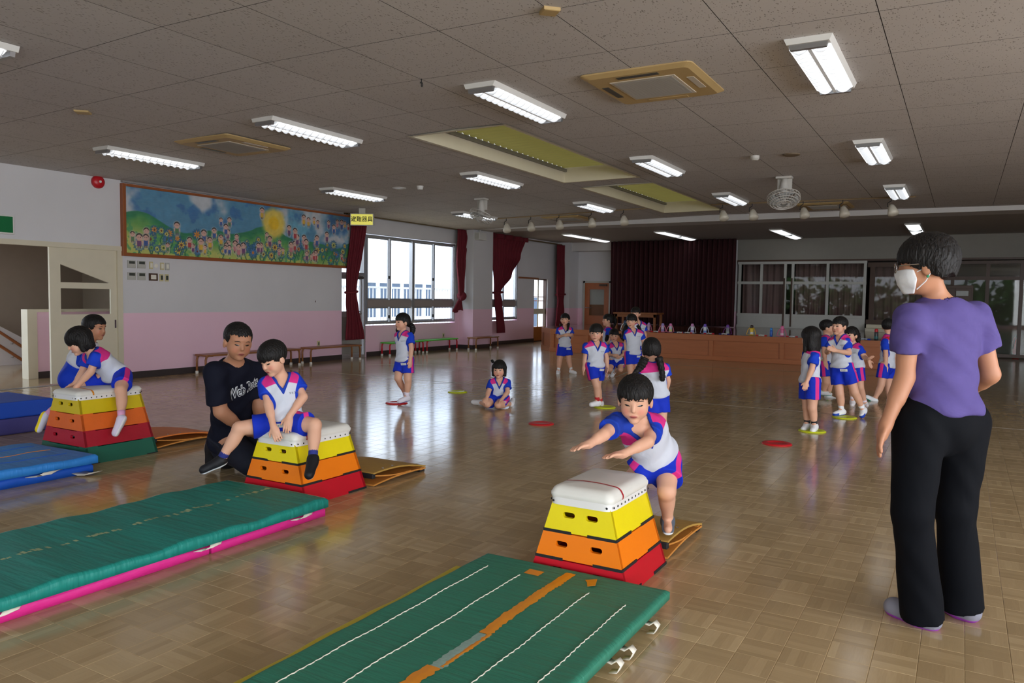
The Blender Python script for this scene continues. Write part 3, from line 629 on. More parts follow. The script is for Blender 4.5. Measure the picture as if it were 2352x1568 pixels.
for a, b, zt, m, lab in ((7.57, 7.63, 1.795, M_PL2, 'narrow ivory switch plate in the upper row left of the faint ornament'), (7.76, 7.825, 1.79, M_PL2, 'narrow ivory switch plate in the upper row right of the faint ornament'), (7.85, 7.92, 1.79, M_PLATE, 'grey edged switch plate at the right end of the upper row'),
                         (7.56, 7.71, 1.615, M_DKBROWN, 'wide bank of pale rocker switches in the lower row'), (7.745, 7.81, 1.61, M_PL2, 'ivory key switch in the middle of the lower row'), (7.84, 7.905, 1.61, M_PL2, 'ivory key switch at the right end of the lower row')):
    wall_item('wall_switch', lab, 'switch', a, b, zt-.115, zt, m, .018, 'wall switches', (.2, .8, .2, .8, False, M_ROCK if b-a > .1 else M_LCD if zt < 1.7 else M_ROCK))
tag(MB().lathe([(.02, 0), (.035, .008), (.01, .014)], (XL, 7.69, 1.735), 8, 'x').build('wall_ornament', M_ROCK), 'faint star-shaped ornament between the switch plates', 'ornament')
bell = thing('alarm_bell', 'round red fire alarm bell high on the wall left of the mural', 'alarm', (XL, 6.76, 2.91))
MB().lathe([(.095, 0), (.095, .03), (.085, .05), (.06, .065), (.03, .072), (.0005, .074)], (XL, 6.76, 2.91), 24, 'x').build('gong', mat('red_enamel', S(190, 26, 38), .35), bell, smooth=True)
MB().lathe([(.02, .06), (.018, .082), (.001, .086)], (XL, 6.76, 2.91), 12, 'x').build('centre_cap', M_WHITE, bell)
ex = thing('exit_sign', 'green exit sign panel above the corridor opening at the left edge', 'sign', (XL, 5.35, 2.07))
MB().box(XL+.001, XL+.05, 5.05, 5.58, 2.06, 2.31).build('housing', M_WHITE, ex, bevel=.004); MB().box(XL+.05, XL+.053, 5.07, 5.56, 2.08, 2.29).build('green_panel', mat('exit_green', S(10, 92, 50), .3, emit=S(10, 110, 60), estr=.12), ex)
for p, lab in (((724, 692), 'tiny dark mark on the white wall under the mural'),):
    q = px_x(p, XL); tag(MB().cbox((XL+.004, q[1], q[2]), (.008, .012, .035)).build('wall_hook', M_DKBROWN), 'tiny dark hook on the white wall under the mural', 'hook')
for p, x, lab in (((731, 789), XL, 'ivory socket plate on the pink wall above the brown benches'), ((1018, 770), -11.05, 'small brass-edged socket plate above the green bench')):
    q = px_x(p, x); r_ = thing('wall_socket', lab, 'socket', (x, q[1], q[2]-.06)); MB().cbox((x+.006, q[1], q[2]), (.012, .07, .11)).build('plate', M_PL2, r_, bevel=.002); MB().cbox((x+.013, q[1], q[2]), (.004, .03, .06)).build('outlet', M_LCD, r_)
# evacuation equipment sign
ev = thing('evacuation_sign', 'lit yellow box sign with black writing hanging from the ceiling beside the mural', 'sign', (-10.35, 11.6, 2.75))
sv = [px_depth(p, 14.6) for p in ((806, 488), (858, 493), (858, 521), (806, 515))]
cs = sum(sv)/4; ex_ = (sv[1]-sv[0]); ex_[2] = 0; wl_ = np.linalg.norm(ex_); ex_ /= wl_; nn = np.array([ex_[1], -ex_[0], 0]); nn = nn if nn@(EYE-cs) > 0 else -nn
hh = .225; wl_ = .44
def sp(u, v, w): return cs+ex_*u+np.array([0, 0, 1])*v+nn*w
def obox(mb, u0, u1, v0, v1, w0, w1):
    v = [sp(*p) for p in ((u0,v0,w0),(u1,v0,w0),(u1,v0,w1),(u0,v0,w1),(u0,v1,w0),(u1,v1,w0),(u1,v1,w1),(u0,v1,w1))]
    return mb.add(v, [(0,3,2,1),(4,5,6,7),(0,1,5,4),(1,2,6,5),(2,3,7,6),(3,0,4,7)])
obox(MB(), -wl_/2, wl_/2, -hh/2, hh/2, -.05, .04).build('housing', M_PLATE, ev, bevel=.004)
obox(MB(), -wl_/2+.015, wl_/2-.015, -hh/2+.015, hh/2-.015, .038, .043).build('lit_panel', mat('lit_yellow', S(226, 218, 96), .4, emit=S(224, 216, 100), estr=.55), ev)
obox(MB(), -.06, .06, hh/2, hh/2+.10, -.04, .02).build('hanger', M_PLATE, ev)
tv, tf = text_mesh('避難器具', .108, bold=.0013)
MB().add([sp(p[0]*.95, p[1], .0445) for p in tv], tf).build('lettering', M_BLACK, ev)
# speaker box on the column
sb = thing('wall_speaker', 'small white speaker box hanging at the top of the wall column', 'speaker', (-10.5, 16.6, 2.72))
MB().box(-10.62, -10.46, 16.30, 16.62, 2.74, 2.92).build('cabinet', M_WHITE, sb, bevel=.005); MB().box(-10.60, -10.48, 16.292, 16.298, 2.755, 2.905).build('grille', M_PLATE, sb); MB().tube([(-10.55, 16.45, 2.92), (-10.55, 16.45, 3.0)], .012).build('bracket', M_WHITE, sb)
# ------------------------------------------------------------------ garden greenery outside the rear windows (mirrored in the glass doors)
mb = MB()
for i in range(2600):
    c = np.array([rng.uniform(-18, 9), -13+rng.normal()*.9, abs(rng.normal(1.2, .9))]); u = rng.normal(size=3); u /= np.linalg.norm(u); w = np.cross(u, rng.normal(size=3)); w /= np.linalg.norm(w)
    mb.add([c-u*.34, c+w*.2, c+u*.34, c-w*.2], [(0, 1, 2, 3)])
o = tag(mb.build('garden_foliage', mat('garden_leaves', S(96, 130, 62), .8, var=.35, scale=3)), 'dense green garden foliage outside the rear windows, seen mirrored in the glass doors', 'foliage'); o['kind'] = 'stuff'
struct(MB().box(-30, 30, -40, YF-.25, -.2, -.1).build('ground_garden', mat('garden_ground', S(150, 146, 130), .9)))
# ------------------------------------------------------------------ ceiling lamps
M_TUBE = mat('lit_diffuser', S(245, 246, 248), .4, var=.02, emit=(.93, .97, 1.0), estr=1.35); M_LOUV = mat('white_louver', S(228, 230, 234), .35, var=.03, emit=(.93, .97, 1.0), estr=.10)
M_SILV = mat('silver_end', S(170, 170, 172), .3, metal=.8, var=.05)
def make_lamp():
    root = thing('ceiling_lamp', 'lamp', 'ceiling lamp', (0, 0, 0), 'louvred fluorescent ceiling lamps'); L, w, d = 1.24, .27, .055
    MB().extrude([(-w/2-.02, 0), (w/2+.02, 0), (w/2, -d*.75), (-w/2, -d*.75)], 'y', -L/2-.05, L/2+.05).build('housing', M_WHITE, root)
    MB().grid(lambda u, v: (-w/2+w*u, -L/2+.03+(L-.06)*v, -d*.72-.022*abs(math.sin(2*math.pi*u))-.008), 16, 10).build('diffuser', M_TUBE, root, smooth=True)
    for s in (-1, 1): MB().extrude([(-w/2, -.004), (w/2, -.004), (w/2*.85, -d-.02), (-w/2*.85, -d-.02)], 'y', s*(L/2+.0), s*(L/2+.035)).build('end_cap', M_SILV, root)
    MB().box(-.012, .012, -L/2, L/2, -d-.012, -d+.01).build('centre_spine', M_LOUV, root)
    b0 = MB()
    prof = [(-w/2, -d*.6)]+[(-w/2+w*i/16, -d*.80-.044*abs(math.sin(2*math.pi*i/16))) for i in range(17)]+[(w/2, -d*.6)]
    b = b0.extrude(prof, 'y', -L/2+.05, -L/2+.056).build('louver_blade', M_LOUV, root)
    for k in range(1, 13): copy_part(b, root, (0, k*(L-.1)/12, 0))
    return root
def make_stage_lamp():
    root = thing('stage_lamp', 'lamp', 'ceiling lamp', (0, 0, 0), 'twin fluorescent lamps over the stage'); w = .27
    MB().box(-w/2-.02, w/2+.02, -1.33, 1.33, -.03, 0).build('housing', M_WHITE, root)
    for s in (0, 1): MB().grid(lambda u, v: (-w/2+w*u, (-1.30 if s == 0 else .02)+1.28*v, -.032-.03*math.sin(math.pi*u)), 8, 4).build('diffuser', M_TUBE, root, smooth=True)
    MB().box(-w/2, w/2, -.015, .015, -.066, -.02).build('joint_strip', M_LCD, root)
    return root
lampT = make_lamp(); first = True
colsX = [-8.86, -6.14, -3.56, -.965]; rowsY = [2.46, 6.18, 9.92, 13.62]
cn = ['by the window wall', 'second from the window wall', 'third from the window wall', 'in the rightmost column']
rn = ['cut off at the top left edge', 'front row', 'middle row', 'back row before the beam']
for j, y in enumerate(rowsY):
    for i, x in enumerate(colsX):
        if j == 0 and i != 1: continue
        lab = f'white louvred ceiling lamp {cn[i]}, {rn[j]}'
        if first: o = lampT; o.location = (x, y, zceil(x)); o['label'] = lab; first = False
        else: o = copy_tree(lampT, (x, y, zceil(x)), lab)
        o.rotation_euler = (0, 0, 0)
sl = make_stage_lamp()
for k, (x, y, n) in enumerate(((-9.25, 20.05, 'leftmost, above the wooden stage door'), (-6.7, 20.18, 'second from left, in front of the stage curtain'), (-3.95, 20.6, 'third from left, before the glass doors'), (-1.02, 20.25, 'rightmost, above the head of the standing woman'))):
    lab = 'flat twin lamp over the stage, '+n
    if k == 0: sl.location = (x, y, 3.038); sl['label'] = lab
    else: copy_tree(sl, (x, y, 3.038), lab)
# ceiling cassette air conditioners
M_TAN = mat('yellowed_plastic', S(188, 160, 110), .5, var=.08, scale=2); M_TANL = mat('pale_flap', S(206, 196, 180), .5); M_GRL = mat('grey_grille', S(160, 152, 142), .6)
def make_ac():
    root = thing('ceiling_air_conditioner', 'ac', 'air conditioner', (0, 0, 0), 'ceiling cassette air conditioners')
    pts = rrect(-.46, .46, -.48, .48, .05)
    mb = MB(); n = len(pts); mb.add([(x, y, 0) for x, y in pts]+[(x, y, -.012) for x, y in pts]+[(x*.9, y*.9, -.035) for x, y in pts], [(i, (i+1) % n, n+(i+1) % n, n+i) for i in range(n)]+[(n+i, n+(i+1) % n, 2*n+(i+1) % n, 2*n+i) for i in range(n)]+[tuple(range(2*n, 3*n))])
    mb.build('panel', M_TAN, root)
    MB().box(-.27, .27, -.29, .29, -.040, -.034).build('grille_frame', M_TANL, root, bevel=.004)
    g = MB().box(-.245, .245, -.262, -.256, -.0445, -.0385).build('grille_slat', M_GRL, root)
    for k in range(1, 34): copy_part(g, root, (0, k*.0155, 0))
    MB().box(-.245, .245, -.265, .265, -.0412, -.0402).build('filter', mat('filter_mesh', S(112, 106, 98), .8), root)
    for k, (x0, x1, y0, y1, mm) in enumerate(((-.17, .17, -.40, -.345, M_LCD), (-.17, .17, .345, .40, M_TAN), (-.385, -.33, -.17, .17, M_LCD), (.33, .385, -.17, .17, M_TANL))):
        MB().box(x0, x1, y0, y1, -.038, -.031).build('air_flap', mm, root)
    return root
ac = make_ac()
for k, (x, y, n) in enumerate(((-2.27, 6.16, 'large tan ceiling air conditioner with grey grille nearest the camera'), (-7.45, 6.26, 'tan ceiling air conditioner at the left between two lamps'), (-7.5, 15.25, 'tan ceiling air conditioner behind the left spotlights'), (-2.28, 15.35, 'dim tan ceiling air conditioner behind the right spotlights'))):
    if k == 0: ac.location = (x, y, zceil(x)); ac['label'] = n
    else: copy_tree(ac, (x, y, zceil(x)), n)
# ceiling fans
M_FAN = mat('grey_white_plastic', S(200, 196, 190), .45); M_FANB = mat('fan_blade', S(170, 172, 172), .3)
def make_fan(name, label, base, tilt_az, blur):
    x, y = base; z = zceil(x); root = thing(name, label, 'fan', (x, y, z), 'ceiling wall fans')
    MB().box(x-.11, x+.11, y-.07, y+.07, z-.03, z).build('mount_plate', M_FAN, root, bevel=.005)
    MB().box(x-.1, x+.1, y+.03, y+.045, z-.2, z-.03).build('bracket', M_FAN, root)
    MB().lathe([(.05, -.30), (.062, -.26), (.062, -.17), (.05, -.1), (.04, -.03)], (x, y, z), 16).build('motor', M_FAN, root, smooth=True)
    ax = np.array([math.cos(tilt_az)*.45, math.sin(tilt_az)*.45, -1]); ax /= np.linalg.norm(ax); u = np.cross(ax, [0, 0, 1]); u /= np.linalg.norm(u); w = np.cross(ax, u); c = np.array([x, y, z-.33])
    mb = MB()
    for h, R in ((.07, .10), (.06, .15), (.045, .19), (.0, .225), (-.05, .225), (-.07, .17)): mb.tube([c+ax*h+R*(math.cos(a)*u+math.sin(a)*w) for a in np.linspace(0, 2*math.pi, 33)[:-1]], .0055, 5, True)
    for a in np.linspace(0, 2*math.pi, 29)[:-1]:
        d = math.cos(a)*u+math.sin(a)*w; mb.tube([c+ax*.072+d*.05, c+ax*.06+d*.15, c+ax*.0+d*.227, c-ax*.05+d*.225, c-ax*.07+d*.15], .0026, 4)
    mb.build('wire_guard', M_FAN, root)
    for k in range(4):
        def bl(a, b, k=k):
            r = .03+.17*a; th = k*HP+(b-.5)*(1.0+.5*a); return c+r*(math.cos(th)*u+math.sin(th)*w)+ax*(.028*(b-.5))
        MB().grid(bl, 6, 6).build('blade', M_FANB, root, smooth=True, solid=.003)
    mb = MB(); mb.tube([c-ax*.06, c+ax*.05], .035, 12); mb.build('hub', M_FAN, root)
    return root
make_fan('ceiling_fan', 'wire-guarded ceiling fan in front of a lamp near the windows', (-7.45, 11.65), -2.2, 0)
make_fan('ceiling_fan', 'wire-guarded ceiling fan hanging near the right spotlights', (-2.28, 11.6), -1.2, 0)
# spotlight tracks
M_SPOT = mat('cream_spot', S(214, 206, 190), .4); M_TRK = mat('tan_track', S(150, 128, 98), .6)
def track(pts, lab):
    (x0, y0), (x1, y1) = pts; mb = MB(); zz = [zceil(x0), zceil(x1)]
    segs = [(x0, y0, zceil(x0)-.012)]+([(-4.765, y0+(y1-y0)*(-4.765-x0)/(x1-x0), zceil(-4.765)-.012)] if x0 < -4.765 < x1 else [])+[(x1, y1, zceil(x1)-.012)]
    return tag(mb.tube(segs, .014, 4).build('spotlight_track', M_TRK), lab, 'light track')
track(((-8.85, 14.45), (-5.4, 14.45)), 'thin tan light track on the ceiling before the beam, left half'); track(((-4.15, 14.45), (-.75, 14.45)), 'thin tan light track on the ceiling before the beam, right half')
sp_px = [(1163, 500), (1219, 497), (1284, 492), (1358, 486), (1432, 482), (1660, 469), (1728, 467), (1845, 465), (1936, 462), (2047, 460)]
ords = ['first', 'second', 'third', 'fourth', 'fifth']; spot0 = None
for k, p in enumerate(sp_px):
    q = px_y(p, 14.45); x = float(q[0]); z = zceil(x)-.02
    lab = f'{ords[k % 5]} cream spotlight from the left on the {"left" if k < 5 else "right"} half of the track'
    if spot0 is None:
        spot0 = thing('spotlight', lab, 'spotlight', (x, 14.45, z), 'cream track spotlights'); b = np.array([x, 14.45, z])
        MB().tube([b, b+(0, 0, -.05), b+(-.05, 0, -.08), b+(-.05, 0, -.14), b+(-.01, -.0, -.16)], .008, 6).build('stem', M_BLACK, spot0)
        ax = np.array([.25, -.35, -.9]); ax /= np.linalg.norm(ax); path = [b+(0, .02, -.11)+ax*t for t in (0, .02, .06, .11, .16, .19, .20)]
        MB().tube(path, [.02, .045, .06, .075, .088, .082, .03], 14).build('lamp_head', M_SPOT, spot0, smooth=True)
    else: copy_tree(spot0, (x, 14.45, z), lab)
# small ceiling fittings
def ceil_item(name, lab, cat, p, prof, m, n=18):
    z = 3.05
    for _ in range(12): q = px_z(p, z); z = zceil(q[0])
    return tag(MB().lathe([(r, -h) for r, h in prof], (q[0], q[1], z), n).build(name, m, smooth=False), lab, cat)
ceil_item('ceiling_speaker', 'flat dark round ceiling speaker before the right fan', 'speaker', (1818, 354), [(.10, 0), (.10, .012), (.085, .018), (.001, .019)], mat('brown_grey_disc', S(120, 104, 84), .6))
ceil_item('smoke_detector', 'small white smoke detector beside the dark ceiling speaker', 'detector', (1734, 358), [(.055, 0), (.055, .03), (.035, .055), (.001, .058)], M_FAN)
ceil_item('smoke_detector', 'small white detector over the window side of the hall', 'detector', (965, 427), [(.055, 0), (.05, .03), (.04, .055), (.001, .058)], M_WHITE)
ceil_item('ceiling_speaker', 'thin white ring on the ceiling next to the window-side detector', 'speaker', (917, 431), [(.11, 0), (.11, .008), (.09, .013), (.085, .006), (.001, .006)], M_FAN)
ceil_item('ceiling_plate', 'square tan cover plate on the ceiling at the top of the view', 'cover plate', (1263, 22), [(.075, 0), (.075, .018), (.068, .022), (.001, .022)], M_TAN, 4)
ceil_item('ceiling_plate', 'faint tan cover plate on the ceiling at the far left', 'cover plate', (190, 256), [(.09, 0), (.09, .014), (.08, .018), (.001, .018)], M_TAN, 4)
q = px_z((968, 181), zceil(-3.9)); tag(MB().tube([(q[0], q[1], zceil(q[0]))]+[(q[0], q[1]+.018*math.sin(a), zceil(q[0])-.045-.018*math.cos(a)) for a in np.linspace(0, 4.4, 12)], .004, 6).build('ceiling_hook', M_BLACK), 'small dark screw hook in the ceiling between two lamps', 'hook')

# ------------------------------------------------------------------ stage
SZ = .565
sx1 = -.75
stg = thing('stage', 'low wooden stage with panelled front along the far end of the hall', 'stage', (-5, 16.9, 0))
foot = [(-8.72, 16.86), (-9.42, 17.72), (-9.42, 22.3), (sx1, 22.3), (sx1, 16.86)]
MB().extrude(foot, 'z', SZ-.03, SZ).build('stage_floor', M_STAGETOP, stg)
def inset(poly, d): c = np.mean(poly, 0); return [tuple(np.array(p)+(c-np.array(p))/np.linalg.norm(c-np.array(p))*d) for p in poly]
MB().extrude([(-8.70, 16.885), (-9.395, 17.73), (-9.395, 22.28), (sx1-.02, 22.28), (sx1-.02, 16.885)], 'z', .0, SZ-.031).build('stage_body', M_STAGE, stg)
MB().box(-8.715, sx1, 16.845, 16.885, SZ-.13, SZ-.001).build('fascia_board', M_STAGE, stg, bevel=.004); MB().box(-8.715, sx1, 16.84, 16.885, 0, .10).build('kick_board', M_STAGE, stg, bevel=.004)
posts = [-8.71+.04]+[px_y((1500+a/6.533, 700+600/6.533), 16.86)[0] for a in (870, 1935)]
dx = posts[2]-posts[1]; allp = [posts[0]]+[posts[1]+dx*k for k in range(-2, 3) if -8.5 < posts[1]+dx*k < sx1-.05]
for x in allp: MB().box(x-.045, x+.045, 16.852, 16.885, .10, SZ-.13).build('panel_post', M_STAGE, stg)
e1, e2 = np.array([-8.72, 16.86]), np.array([-9.42, 17.72]); dd = (e2-e1)/np.linalg.norm(e2-e1); nn2 = np.array([-dd[1], dd[0]])*1.0
if nn2@np.array([-1, -1]) < 0: nn2 = -nn2
for nm, a, b, z0, z1, t in (('end_fascia', 0, 1.1, SZ-.13, SZ-.001, .012), ('end_kick_board', 0, 1.1, 0, .10, .02), ('end_post', 0, .09, .10, SZ-.13, .006), ('end_post', 1.0, 1.1, .1, SZ-.13, .006)):
    p = [e1+dd*a, e1+dd*b, e1+dd*b+nn2*t, e1+dd*a+nn2*t]; MB().extrude([tuple(x) for x in p], 'z', z0, z1).build(nm, M_STAGE, stg)
# table at the back of the stage
tb = thing('wooden_table', 'low wooden table standing on the stage before the dark curtain', 'table', (-7.5, 20.2, SZ))
ty = 20.0; tx0, tx1 = px_y((1408, 725), ty)[0], px_y((1508, 725), ty)[0]
MB().box(tx0, tx1, ty, ty+.6, .90, .945).build('table_top', M_WOOD, tb, bevel=.005); MB().box(tx0+.04, tx1-.04, ty+.03, ty+.05, .82, .90).build('apron', M_WOOD, tb)
for x in (tx0+.05, tx1-.10):
    for y in (ty+.03, ty+.52): MB().box(x, x+.06, y, y+.06, SZ, .90).build('leg', M_WOOD, tb)
# doors and glazing on the back wall
d4 = struct(MB().box(-10.42, -10.36, YB-.06, YB-.001, 0, 1.86).box(-9.54, -9.48, YB-.06, YB-.001, 0, 1.86).box(-10.42, -9.48, YB-.06, YB-.001, 1.80, 1.86).build('door_4', M_PLATE))
MB().holed([(-10.36, 0), (-9.54, 0), (-9.54, 1.80), (-10.36, 1.80)], [[(-10.20, .78), (-9.70, .78), (-9.70, 1.60), (-10.20, 1.60)]], lambda u, v, w: (u, YB-.05+w, v), .04).build('door_leaf', mat('orange_brown_wood', S(172, 98, 54), .4, var=.15, stretch=(8, 1, 1)), d4)
MB().box(-10.21, -9.69, YB-.035, YB-.03, .77, 1.61).build('pane', M_DGLASS, d4); MB().box(-10.2, -9.7, YB-.02, YB-.012, .78, 1.12).build('reflection_board', M_WOOD, d4)  # wood board behind the pane stands in for a reflection
MB().tube([(-10.33, YB-.07, 1.02), (-10.1, YB-.07, 1.02)], .012).build('door_handle', M_STEEL, d4); MB().box(-9.85, -9.6, YB-.1, YB-.05, 1.70, 1.76).build('door_closer', M_DKBROWN, d4)
def glazing(name, x0, x1, z0, z1, cols, rows, m, w=.07, y=None, cloth=True):
    y = y or YB-.06; mb = MB(); mb.box(x0, x1, y-.02, y+.04, z0, z0+w).box(x0, x1, y-.02, y+.04, z1-w, z1)
    root = struct(mb.build(name, m))
    for x in cols: MB().box(x-w/2, x+w/2, y-.022, y+.04, z0+w, z1-w).build('stile', m, root)
    for z in rows: MB().box(x0, x1, y-.018, y+.035, z-w*.55, z+w*.55).build('rail', m, root)
    zz = [z0+w]+list(rows)+[z1-w]
    for a, b in zip(cols, cols[1:]):
        for c, d in zip(zz, zz[1:]): MB().box(a+.02, b-.02, y+.012, y+.016, c, d).build('pane', M_DGLASS, root)
    return root
M_GWHITE = mat('grey_white_frame', S(196, 196, 190), .45, var=.04)
glazing('door_5', -5.58, -2.22, SZ+.002, 2.41, [-5.52, -4.92, -4.28, -4.08, -3.18, -2.26], [.92, 1.82], M_GWHITE)
MB().box(-5.55, -2.25, YB-.075, YB-.04, SZ+.01, .88).build('kick_panel', M_GWHITE, bpy.data.objects['door_5'])
for x in (-4.30, -4.10): MB().box(x-.02, x+.02, YB-.10, YB-.08, SZ+.05, 1.95).build('door_seam', M_DKBROWN, bpy.data.objects['door_5'])
glazing('door_6', -2.20, -.85, SZ+.18, 2.36, [-2.08, -.98], [], M_DKBROWN, .12)
glazing('door_7', -.80, 3.4, .02, 2.38, [-.74, -.25, .5, 1.2, 1.95, 2.7, 3.36], [1.95], M_DKBROWN, .08)
struct(MB().box(-5.62, 3.4, YB-.02, YB+.02, 2.41, 2.46).build('trim_4', M_DKBROWN))
st2 = thing('wooden_step', 'pale wooden step block on the stage below the brown glazed door', 'step', (-1.6, 21.9, SZ)); MB().box(-2.15, -.95, 21.7, 22.3, SZ, SZ+.09).build('lower_tread', M_CREAM, st2, bevel=.004); MB().box(-2.15, -.95, 21.95, 22.3, SZ+.09, SZ+.18).build('upper_tread', M_CREAM, st2, bevel=.004)
# room behind the glazing: pale curtains in the dim
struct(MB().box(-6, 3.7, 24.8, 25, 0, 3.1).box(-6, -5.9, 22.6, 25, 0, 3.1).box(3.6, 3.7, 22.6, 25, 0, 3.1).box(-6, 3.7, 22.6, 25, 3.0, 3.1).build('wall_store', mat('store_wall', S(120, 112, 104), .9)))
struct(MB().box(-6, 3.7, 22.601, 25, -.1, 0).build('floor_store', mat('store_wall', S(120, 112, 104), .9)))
M_MAUVE = mat('mauve_cloth', S(150, 120, 120), .9, var=.2)
for k, (a, b) in enumerate(((-5.5, -4.35), (-4.05, -3.2), (-3.15, -2.3), (-2.1, -1.0))):
    curtain('inner_curtain', ('dim mauve curtain behind the leftmost glass door', 'dim mauve curtain behind the left pane of the double glass door', 'dim mauve curtain behind the right pane of the double glass door', 'dim mauve curtain behind the brown framed door')[k], lambda t, a=a, b=b: (a+b)/2, lambda t, a=a, b=b: (b-a)/2, lambda t: 22.62, .7, 2.35, 6, .035, m=M_MAUVE, nu=60, nv=3, axis='x', group='mauve curtains behind the glass doors')
# dark corner cabinet with fire extinguisher at far right
cab = thing('dark_cabinet', 'dark wooden cabinet in the unlit corner behind the woman', 'cabinet', (.5, 21.3, 0))
MB().box(-.55, .2, 21.2, 21.9, 0, 1.75).build('body', M_DKBROWN, cab, bevel=.005); MB().box(-.50, -.18, 21.185, 21.2, .1, 1.68).build('door', M_DKBROWN, cab, bevel=.003); MB().box(-.16, .16, 21.185, 21.2, .1, 1.68).build('door', M_DKBROWN, cab, bevel=.003); MB().box(-.15, .1, 21.17, 21.186, 1.5, 1.62).build('plastic_bundle', mat('clear_plastic', S(170, 170, 168), .15), cab)
fe = thing('fire_extinguisher', 'red fire extinguisher standing in the dark far right corner', 'fire extinguisher', (1.2, 23.2, 0)); MB().lathe([(.07, 0), (.075, .02), (.075, .4), (.05, .47), (.02, .5)], (1.2, 23.2, 0), 16).build('cylinder', M_RED, fe, smooth=True); MB().box(1.18, 1.22, 23.12, 23.28, .5, .55).build('lever', M_BLACK, fe); MB().tube([(1.2, 23.15, .5), (1.15, 23.1, .4), (1.13, 23.12, .2)], .012).build('hose', M_BLACK, fe)

# ------------------------------------------------------------------ drink bottles on the stage edge
def bottle(p, h, cap, body, band, strap, label, band2=None, bulge=0.0):
    q = px_z(p, SZ); x, y = float(q[0]), float(min(max(q[1], 17.10), 17.9)); r = h*.17
    q = px_y(p, y); x = float(q[0])
    root = thing('drink_bottle', label, 'bottle', (x, y, SZ), 'drink bottles on the stage edge')
    MB().lathe([(r*.85, 0), (r, .01), (r, h*.30), (r*(.86 if bulge else 1), h*.45), (r, h*.66), (r*.8, h*.72)], (x, y, SZ), 14).build('body', mat('bottle_'+str(body), S(*body), .35), root, smooth=True)
    MB().lathe([(r*.86, h*.70), (r*.9, h*.74), (r*.88, h*.90), (r*.6, h*.985), (.001, h)], (x, y, SZ), 14).build('cap', mat('bottle_'+str(cap), S(*cap), .35), root, smooth=True)
    MB().lathe([(r*1.015, h*.12), (r*1.02, h*.13), (r*1.02, h*.32), (r*1.01, h*.33)], (x, y, SZ), 14).build('print_band', mat('bottle_'+str(band), S(*band), .4), root)
    if strap:
        ms = mat('strap_'+str(strap), S(*strap), .6)
        MB().tube([(x-r*.9, y, SZ+h*.75), (x-r*1.9, y-.02, SZ+h*.5), (x-r*2.6, y-.03, SZ+.02), (x-r*1.2, y-.045, SZ+.012), (x+r*1.6, y-.05, SZ+.012), (x+r*2.5, y-.03, SZ+.02), (x+r*1.9, y-.02, SZ+h*.5), (x+r*.9, y, SZ+h*.75)], .009, 5).build('strap', ms, root)
bottle((1436, 760), .25, (24, 50, 84), (22, 62, 76), (30, 90, 100), (230, 230, 230), 'dark teal bottle with white cord handle, leftmost on the stage')
bottle((1490, 760), .20, (190, 150, 205), (205, 170, 205), (225, 190, 215), (220, 120, 150), 'lilac capped bottle with pink strap nearest the children')
bottle((1522, 763), .21, (170, 150, 215), (196, 180, 206), (150, 120, 180), (222, 120, 150), 'lilac bottle with pink strap, left of the pink capped one')
bottle((1540, 764), .21, (230, 130, 190), (200, 200, 206), (220, 215, 120), (225, 120, 150), 'silver bottle with pink cap and pink strap')
bottle((1590, 766), .22, (215, 150, 205), (225, 225, 235), (150, 140, 200), (180, 175, 180), 'slim white bottle with lilac cap and grey strap')
bottle((1619, 768), .22, (110, 80, 190), (225, 230, 238), (100, 140, 210), (170, 170, 190), 'white patterned bottle with violet cap and grey strap')
bottle((1671, 771), .22, (120, 70, 170), (130, 128, 140), (150, 160, 150), (110, 30, 120), 'grey bottle with purple cap and purple strap')
bottle((1726, 772), .23, (60, 45, 40), (238, 200, 50), (225, 225, 220), (230, 180, 40), 'yellow bottle with dark cap and yellow strap')
bottle((1771, 773), .18, (60, 150, 230), (30, 100, 200), (20, 80, 170), None, 'plain bright blue bottle')
bottle((1796, 774), .23, (235, 120, 170), (230, 110, 160), (240, 200, 215), (225, 110, 150), 'pink bottle with rounded body and pink strap', bulge=1)
bottle((2012, 782), .23, (210, 40, 50), (60, 64, 68), (40, 110, 110), None, 'dark bottle with red cap at the right near the wooden step')
# skipping ropes and cords on the stage edge
def rope(p, lab, col1, col2, w=.11):
    q = px_y((p[0], p[1]), 16.95); x = float(q[0]); y = 16.94; root = thing('skipping_rope', lab, 'skipping rope', (x, y, SZ), 'coiled skipping ropes on the stage edge'); r = random.Random(int(p[0]))
    MB().tube([(x+w*.5*math.cos(a)*(1+.2*math.sin(2.3*a)), y+.035*math.sin(a), SZ+.012+.012*abs(math.sin(1.7*a))) for a in np.linspace(0, 9, 44)], .008, 5).build('cord', mat('rope_'+str(col1), S(*col1), .6), root)
    for s in (-1, 1): MB().tube([(x+s*w*.6, y-.04, SZ+.016), (x+s*w*.6+s*.05, y-.05, SZ+.016)], .015, 8).build('handle', mat('rope_'+str(col2), S(*col2), .4), root)
for p, lab, a, b in (((1508, 763), 'coiled rope with red handles left of the lilac bottles', (235, 235, 235), (200, 30, 40)), ((1562, 766), 'coiled white rope between the pink capped and white bottles', (235, 235, 240), (30, 40, 90)), ((1580, 767), 'coiled rope with red handle beside the slim white bottle', (230, 230, 230), (205, 40, 40)),
                     ((1630, 768), 'coiled rope at the foot of the violet capped bottle', (225, 225, 220), (200, 40, 60)), ((1665, 770), 'white coiled rope before the grey bottle', (235, 235, 235), (40, 40, 120)), ((1750, 773), 'white coiled rope left of the blue bottle', (235, 235, 230), (210, 60, 60)), ((1820, 777), 'coiled rope right of the pink bottle', (230, 230, 235), (200, 40, 50)), ((1985, 785), 'blue and white coiled rope left of the dark bottle', (200, 210, 235), (30, 60, 190))): rope(p, lab, a, b)

